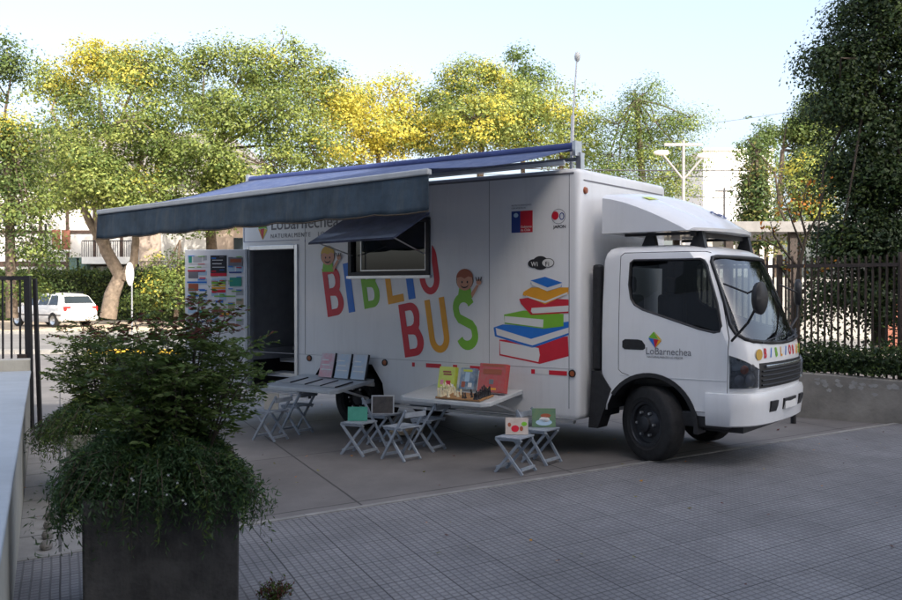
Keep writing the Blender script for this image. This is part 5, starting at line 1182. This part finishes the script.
# white block on the right
DW = 110.; p0 = P(703, 151, DW); p1 = P(747, 0, DW)
wb = empty('white_building', ((p0.x+p1.x)/2, DW, 0), 0, 'plain white flat roofed building in the distance right of the lamp post', 'building'); w2 = (p1.x-p0.x)/2+1.5
MB().box((-w2+1.5, 0, 0), (w2+1.5, 14, p0.z)).build('wall', M['offwhite'], wb)
ln_ = MB()
for k in range(9): z = p0.z-1.0-k*1.05; ln_.box((-w2+3.3, -.05, z), (w2+1.4, -.004, z+.07))
ln_.build('cladding_line', M['gravestone'], wb)
for k in range(2): MB().box((-w2+2.6+k*2.6, -.06, 5.2), (-w2+3.8+k*2.6, -.004, 7.4)).build('window', M['winglass'], wb)
MB().box((-w2+1.3, -.3, p0.z+.002), (w2+1.7, 14.2, p0.z+.25)).build('roof', M['offwhite'], wb)
MB().box((-w2+1.0, -2.5, 8.2), (w2+1.0, -.06, 8.5)).build('canopy', M['gravestone'], wb)
# street lamps and poles
def lamp(px, d, ptop, arms, label):
    b = P(px, 0, d); o = empty('street_lamp', (b.x, d, 0), 0, label, 'street lamp'); zt = P(0, ptop, d).z
    MB().tube([(0, 0, 0), (0, 0, zt)], [.12, .07], 10).build('pole', M['pole'], o, sm=50)
    for (ax, ay), (bx_, by_) in arms:
        a_ = P(ax, ay, d)-Vector((b.x, d, 0)); c_ = P(bx_, by_, d)-Vector((b.x, d, 0))
        am = MB().tube([a_, c_], .055, 8).build('arm', M['pole'], o, sm=50)
        dx = 1 if c_.x > a_.x else -1
        MB().lathe([(-.35, .01), (-.3, .09), (0, .14), (.3, .11), (.38, .01)], 'x', (c_.x+dx*-.0, c_.y, c_.z), 12).build('lamp_head', M['offwhite'], am, sm=50)
    MB().box((-.9, -.06, zt-.25), (.9, .06, zt-.12)).build('cross_arm', M['pole'], o)
    return o
lamp(683, 45, 141, (((683, 180), (661, 153)), ((683, 180), (704, 156))), 'pale double armed street lamp standing behind the cab')
def wires(name, a, b, sag, label, r=.02):
    pts = [Vector(a).lerp(Vector(b), t/12)-Vector((0, 0, sag*4*(t/12)*(1-t/12))) for t in range(13)]
    o = MB().tube(pts, r, 5, cap=False).build(name, M['poleblk']); tag(o, label, 'cable'); return o
wires('overhead_cable', P(380, 164, 45), P(815, 170, 45), .15, 'uppermost overhead cable crossing in front of the white building', .028)
wires('overhead_cable', P(380, 170, 45), P(815, 175, 45), .2, 'second overhead cable running just under the uppermost one', .018)
wires('overhead_cable', P(640, 190, 60), P(790, 196, 60), .3, 'lower overhead cable passing the foot of the white building', .03)
wires('overhead_cable', P(640, 130, 80), P(905, 88, 80), .5, 'thin cable high in the sky near the dark tree', .018)
up = empty('utility_pole', (P(724, 0, 62).x, 62, 0), 0, 'thin dark utility pole in front of the white building', 'pole')
MB().tube([(0, 0, 0), (0, 0, P(0, 188, 62).z)], .07, 8).build('shaft', M['poleblk'], up); MB().box((-.6, -.05, P(0, 192, 62).z), (.6, .05, P(0, 192, 62).z+.1)).build('cross_arm', M['poleblk'], up)
# round sign seen nearly edge-on
sg = empty('road_sign', (P(130, 0, 30).x, 30, 0), 0, 'round white road sign seen almost edge on, in front of the trunk', 'road sign')
MB().tube([(.06, 0, 0), (.06, 0, 2.0)], .025, 8).build('post', M['alu'], sg, sm=50)
o = MB().lathe([(-.012, .001), (-.012, .37), (.012, .37), (.012, .001)], 'y', n=28).build('sign_disc', M['offwhite'], sg, sm=30); o.location = (0, 0, 2.25); o.rotation_euler = (0, 0, R(91))
# bins on the terrace
for i, px in enumerate((76, 84)):
    p = P(px, 268, 57.0); o = empty('wheelie_bin', (p.x, 57.0, 0), 0, ['grey green wheeled bin, left of two above the hedge', 'grey green wheeled bin, right of two above the hedge'][i], 'bin', 'wheeled bins above the hedge')
    MB().prism([(-.25, 2.6), (.25, 2.6), (.3, 3.6), (-.3, 3.6)], -.3, .3, 'y').build('bin_body', M['binm'], o); MB().box((-.33, -.35, 3.601), (.33, .35, 3.68)).build('lid', M['binm'], o, bevel=.02)
te = MB().box((P(-60, 0, 57).x, 55.2, 0), (P(190, 0, 57).x, 57.9, 2.55)).build('terrace', M['palecon']); te['kind'] = 'structure'
tp = empty('dark_post', (P(46, 0, 55).x, 55, 0), 0, 'dark slim post standing up out of the tall hedge', 'pole')
MB().tube([(0, 0, 0), (0, 0, P(0, 226, 55).z)], .07, 8).build('shaft', M['iron'], tp); MB().lathe([(0, .09), (.12, .05), (.16, .001)], 'z', (0, 0, P(0, 226, 55).z), 8).build('finial', M['iron'], tp)

# carport roof beyond the fence
cp = empty('carport', (P(775, 0, 24).x, 24, 0), 0, 'open carport with a pale sheet roof beyond the iron fence', 'carport')
zc_ = P(0, 228, 24).z
MB().box((-3.2, -1, zc_-.06), (3.5, 5, zc_+.06)).box((-3.2, -1.05, zc_-.16), (3.5, -1.005, zc_+.09)).build('roof', M['roof'], cp)
for x in (-1.4, .15, 2.2): 
    for y in (-.8, 4.6): MB().box((x-.09, y-.09, 0), (x+.09, y+.09, zc_-.061)).build('post', M['rust'], cp)
bg = MB().box((-6, 0, 0), (6, .25, 2.2)).build('garden_wall', M['wallcon']); bg.location = (14.5, 34, 0); tag(bg, 'pale garden wall glimpsed between the fence bars', 'wall')
bg = MB().box((-3, 0, 0), (3, .3, 1.5)).build('brick_wall', M['brick']); bg.location = (15, 27, 0); tag(bg, 'low red brick wall glimpsed through the iron fence', 'wall')
sheet('courtyard', [(2.5, 16.5), (40, 5), (40, 26.1), (2.5, 26.1)], .002, mat('pale_courtyard', (.22, .19, .165), .9, var=.2, scale=1.5, bump=.3), skew=False)

# ------------------------------------------------------------------ cars
def car(loc, rz, paint, label, sc_=1.0):
    o = empty('parked_car', loc, rz, label, 'car', 'cars parked in the distance'); o.scale = (sc_,)*3
    ST = [(-2.16,.46,.60,.60,.58,.40),(-2.14,.30,.74,.80,.70,.62),(-2.08,.27,.80,.92,.80,.74),(-1.98,.25,.83,.98,.84,.80),(-1.72,.24,.845,1.36,.92,.64),(-1.45,.22,.85,1.43,.93,.62),(-.6,.22,.85,1.46,.92,.63),(.15,.22,.85,1.44,.91,.63),(.40,.22,.85,1.36,.91,.64),(.95,.22,.85,.96,.90,.74),(1.10,.22,.845,.91,.88,.76),(1.75,.23,.83,.80,.77,.70),(2.02,.27,.78,.70,.68,.62),(2.14,.32,.68,.60,.58,.50)]
    g = MB(); 
    def ring(st):
        x, zb, w, zr, zt, rw = st
        return [(x, -w*.9, zb), (x, -w, zb+.16), (x, -w, (zb+zt)/2+.05), (x, -w*.97, zt), (x, -rw, zr-.035 if zr-zt > .1 else zr-.01), (x, -rw*.85, zr), (x, 0, zr+.015), (x, rw*.85, zr), (x, rw, zr-.035 if zr-zt > .1 else zr-.01), (x, w*.97, zt), (x, w, (zb+zt)/2+.05), (x, w, zb+.16), (x, w*.9, zb)]
    rs = [ring(s) for s in ST]; n = 13
    for r_ in rs: g.v += r_
    for i in range(len(rs)-1):
        for j in range(n): g.f.append((i*n+j, i*n+(j+1) % n, (i+1)*n+(j+1) % n, (i+1)*n+j)); g.m.append(0)
    g.f += [tuple(range(n)), tuple(range((len(rs)-1)*n, len(rs)*n))]; g.m += [0, 0]
    body = g.build('body', [paint, M['black']], o, sm=32)
    cuts = []
    for x in (-1.32, 1.32):
        c_ = MB().lathe([(-1, .001), (-1, .335), (1, .335), (1, .001)], 'y', (x, 0, .30), 24).build('cut', M['black'], o); cuts.append(c_)
    body.data.materials.append(M['black']); boolean(body, cuts); smooth(body.data, 32); rm(*cuts)
    def glass(quad, nm='window'):
        mb = MB(); c = sum((Vector(q) for q in quad), Vector())/4; nn = (Vector(quad[1])-Vector(quad[0])).cross(Vector(quad[2])-Vector(quad[0])).normalized()
        if nn.dot(c-Vector((0, 0, .8))) < 0: nn = -nn
        a_ = [Vector(q)+nn*.012 for q in quad]; b_ = [Vector(q)-nn*.02 for q in quad]
        mb.add(a_+b_, [(0,1,2,3),(7,6,5,4)]+[(i, i+4, (i+1) % 4+4, (i+1) % 4) for i in range(4)]); mb.build(nm, M['winglass'], o, bevel=.006)
    def sd(x, t, s):
        for a_, b_ in zip(ST, ST[1:]):
            if a_[0] <= x <= b_[0]:
                k = (x-a_[0])/(b_[0]-a_[0]); w = a_[2]+(b_[2]-a_[2])*k; zt = a_[4]+(b_[4]-a_[4])*k; zr = a_[3]+(b_[3]-a_[3])*k-.035; rw = a_[5]+(b_[5]-a_[5])*k
                return (x, s*(w*.97+(rw-w*.97)*t), zt+(zr-zt)*t)
    for s in (-1, 1):
        for x0, x1, x2, x3 in ((-1.62, -.98, -.98, -1.45), (-.90, -.22, -.22, -.90), (-.14, .70, .34, -.14)):
            glass([sd(x0, .06, s), sd(x1, .06, s), sd(x2, .90, s), sd(x3, .90, s)])
    glass([(-1.955, -.70, 1.02), (-1.955, .70, 1.02), (-1.75, .58, 1.33), (-1.75, -.58, 1.33)], 'rear_window')
    glass([(.90, -.68, .985), (.90, .68, .985), (.44, .56, 1.34), (.44, -.56, 1.34)], 'windshield')
    for s in (-1, 1):
        tl = MB().box((-2.13, s*.50, .70), (-1.98, s*.80, .90)).build('tail_light', M['redlens'], o, bevel=.02)
        MB().box((-2.135, s*.52, .755), (-2.128, s*.70, .80)).build('lens_strip', M['page'], tl)
        MB().box((1.98, s*.45, .52), (2.10, s*.72, .66)).build('headlight', M['hlin'], o, bevel=.02)
        MB().box((.60, s*.86, .92), (.74, s*1.0, 1.04)).build('wing_mirror', paint, o, bevel=.02)
        MB().box((-1.9, s*.852-.004, .50), (1.9, s*.852+.004, .55)).build('side_moulding', M['black'], o)
        for x in (-1.32, 1.32):
            wv = empty('wheel', (x, s*.76, .30)); wv.parent = o
            MB().lathe([(-.1, .19), (-.1, .28), (-.07, .30), (.07, .30), (.1, .28), (.1, .19)], 'y', n=28).build('tyre', M['rubber'], wv, sm=40)
            MB().lathe([(s*.09, .19), (s*.07, .17), (s*.05, .05), (s*.075, .04), (s*.075, .001)], 'y', n=20).build('rim', M['alu'], wv, sm=40)
        MB().beam((-1.5, s*.52, 1.50), (.2, s*.52, 1.50), .025).build('roof_rail', M['iron'], o)
    MB().box((-2.165, -.24, .62), (-2.14, .24, .73)).build('number_plate', M['page'], o)
    MB().box((-2.18, -.78, .33), (-2.10, .78, .46)).build('rear_bumper', paint, o, bevel=.03)
    return o
car(P(52, 0, 44.6).xy.to_3d()+Vector((0, 0, .06)), R(90+56), M['carwhite'], 'white estate car parked on the dirt verge at the left', 1.06)

# ------------------------------------------------------------------ unseen block behind the photographer, added and stepped to shade the yard
def block(x0, x1, y0, y1, h, label, nx):
    o = empty('unseen_shade_block', ((x0+x1)/2, y1, 0), 0, label, 'building'); w = (x1-x0)/2
    mb = MB(); mb.box((-w, y0-y1, 0), (w, 0, h)).build('wall', M['facade'], o)
    fl = int(h//3.4)
    wm = MB()
    for f_ in range(fl):
        for i in range(nx):
            x = -w+2*w*(i+.5)/nx; wm.box((x-w/nx*.55, -.02, 1.0+f_*3.4), (x+w/nx*.55, .03, 2.7+f_*3.4))
    wm.build('window', M['winglass'], o)
    return o
block(-45, 3.6, -16, -3.6, 13.5, 'unseen pale block added behind the viewpoint for shade, the lowest wing', 12)
block(3.61, 13, -16, -3.5, 16.4, 'unseen pale block added behind the viewpoint for shade, the middle wing', 3)
block(13.01, 25, -16, -3.3, 25.0, 'unseen pale block added behind the viewpoint for shade, the taller wing', 4)

# ------------------------------------------------------------------ light, camera, output
EL, AZ = 38., 30.
w = bpy.data.worlds.new('World'); sc.world = w; w.use_nodes = True
nt = w.node_tree; bg = nt.nodes['Background']; sky = nt.nodes.new('ShaderNodeTexSky'); sky.sky_type = 'NISHITA'; sky.sun_disc = False
sky.sun_elevation = R(EL); sky.sun_rotation = R(180-AZ); sky.air_density = .9; sky.dust_density = 5.0; sky.ozone_density = .7
hsv = nt.nodes.new('ShaderNodeHueSaturation'); hsv.inputs['Saturation'].default_value = .78; nt.links.new(sky.outputs[0], hsv.inputs['Color']); nt.links.new(hsv.outputs[0], bg.inputs['Color']); bg.inputs['Strength'].default_value = .15
sd_ = bpy.data.lights.new('sun', 'SUN'); sd_.energy = 2.6; sd_.angle = R(.55); sd_.color = (1, .93, .82)
so_ = bpy.data.objects.new('sun', sd_); C.objects.link(so_)
S = Vector((math.sin(R(AZ))*math.cos(R(EL)), -math.cos(R(AZ))*math.cos(R(EL)), math.sin(R(EL))))
so_.rotation_euler = S.to_track_quat('Z', 'Y').to_euler(); so_.location = (0, -5, 40)
cam = bpy.data.cameras.new('camera'); co = bpy.data.objects.new('camera', cam); C.objects.link(co); sc.camera = co
co.location = (0, 0, CH); co.rotation_euler = (R(90)-math.atan(10/FPX), 0, 0)
cam.sensor_width = 36; cam.lens = FPX/902*36; cam.clip_end = 2000; cam.clip_start = .05
cam.dof.use_dof = True; cam.dof.focus_distance = 11.0; cam.dof.aperture_fstop = 5.6
sc.render.engine = 'CYCLES'
sc.view_settings.view_transform = 'Standard'; sc.view_settings.look = 'None'; sc.view_settings.gamma = 1; sc.view_settings.use_curve_mapping = False
sc.view_settings.exposure = 1.48
sc.cycles.max_bounces = 8; sc.cycles.transparent_max_bounces = 16
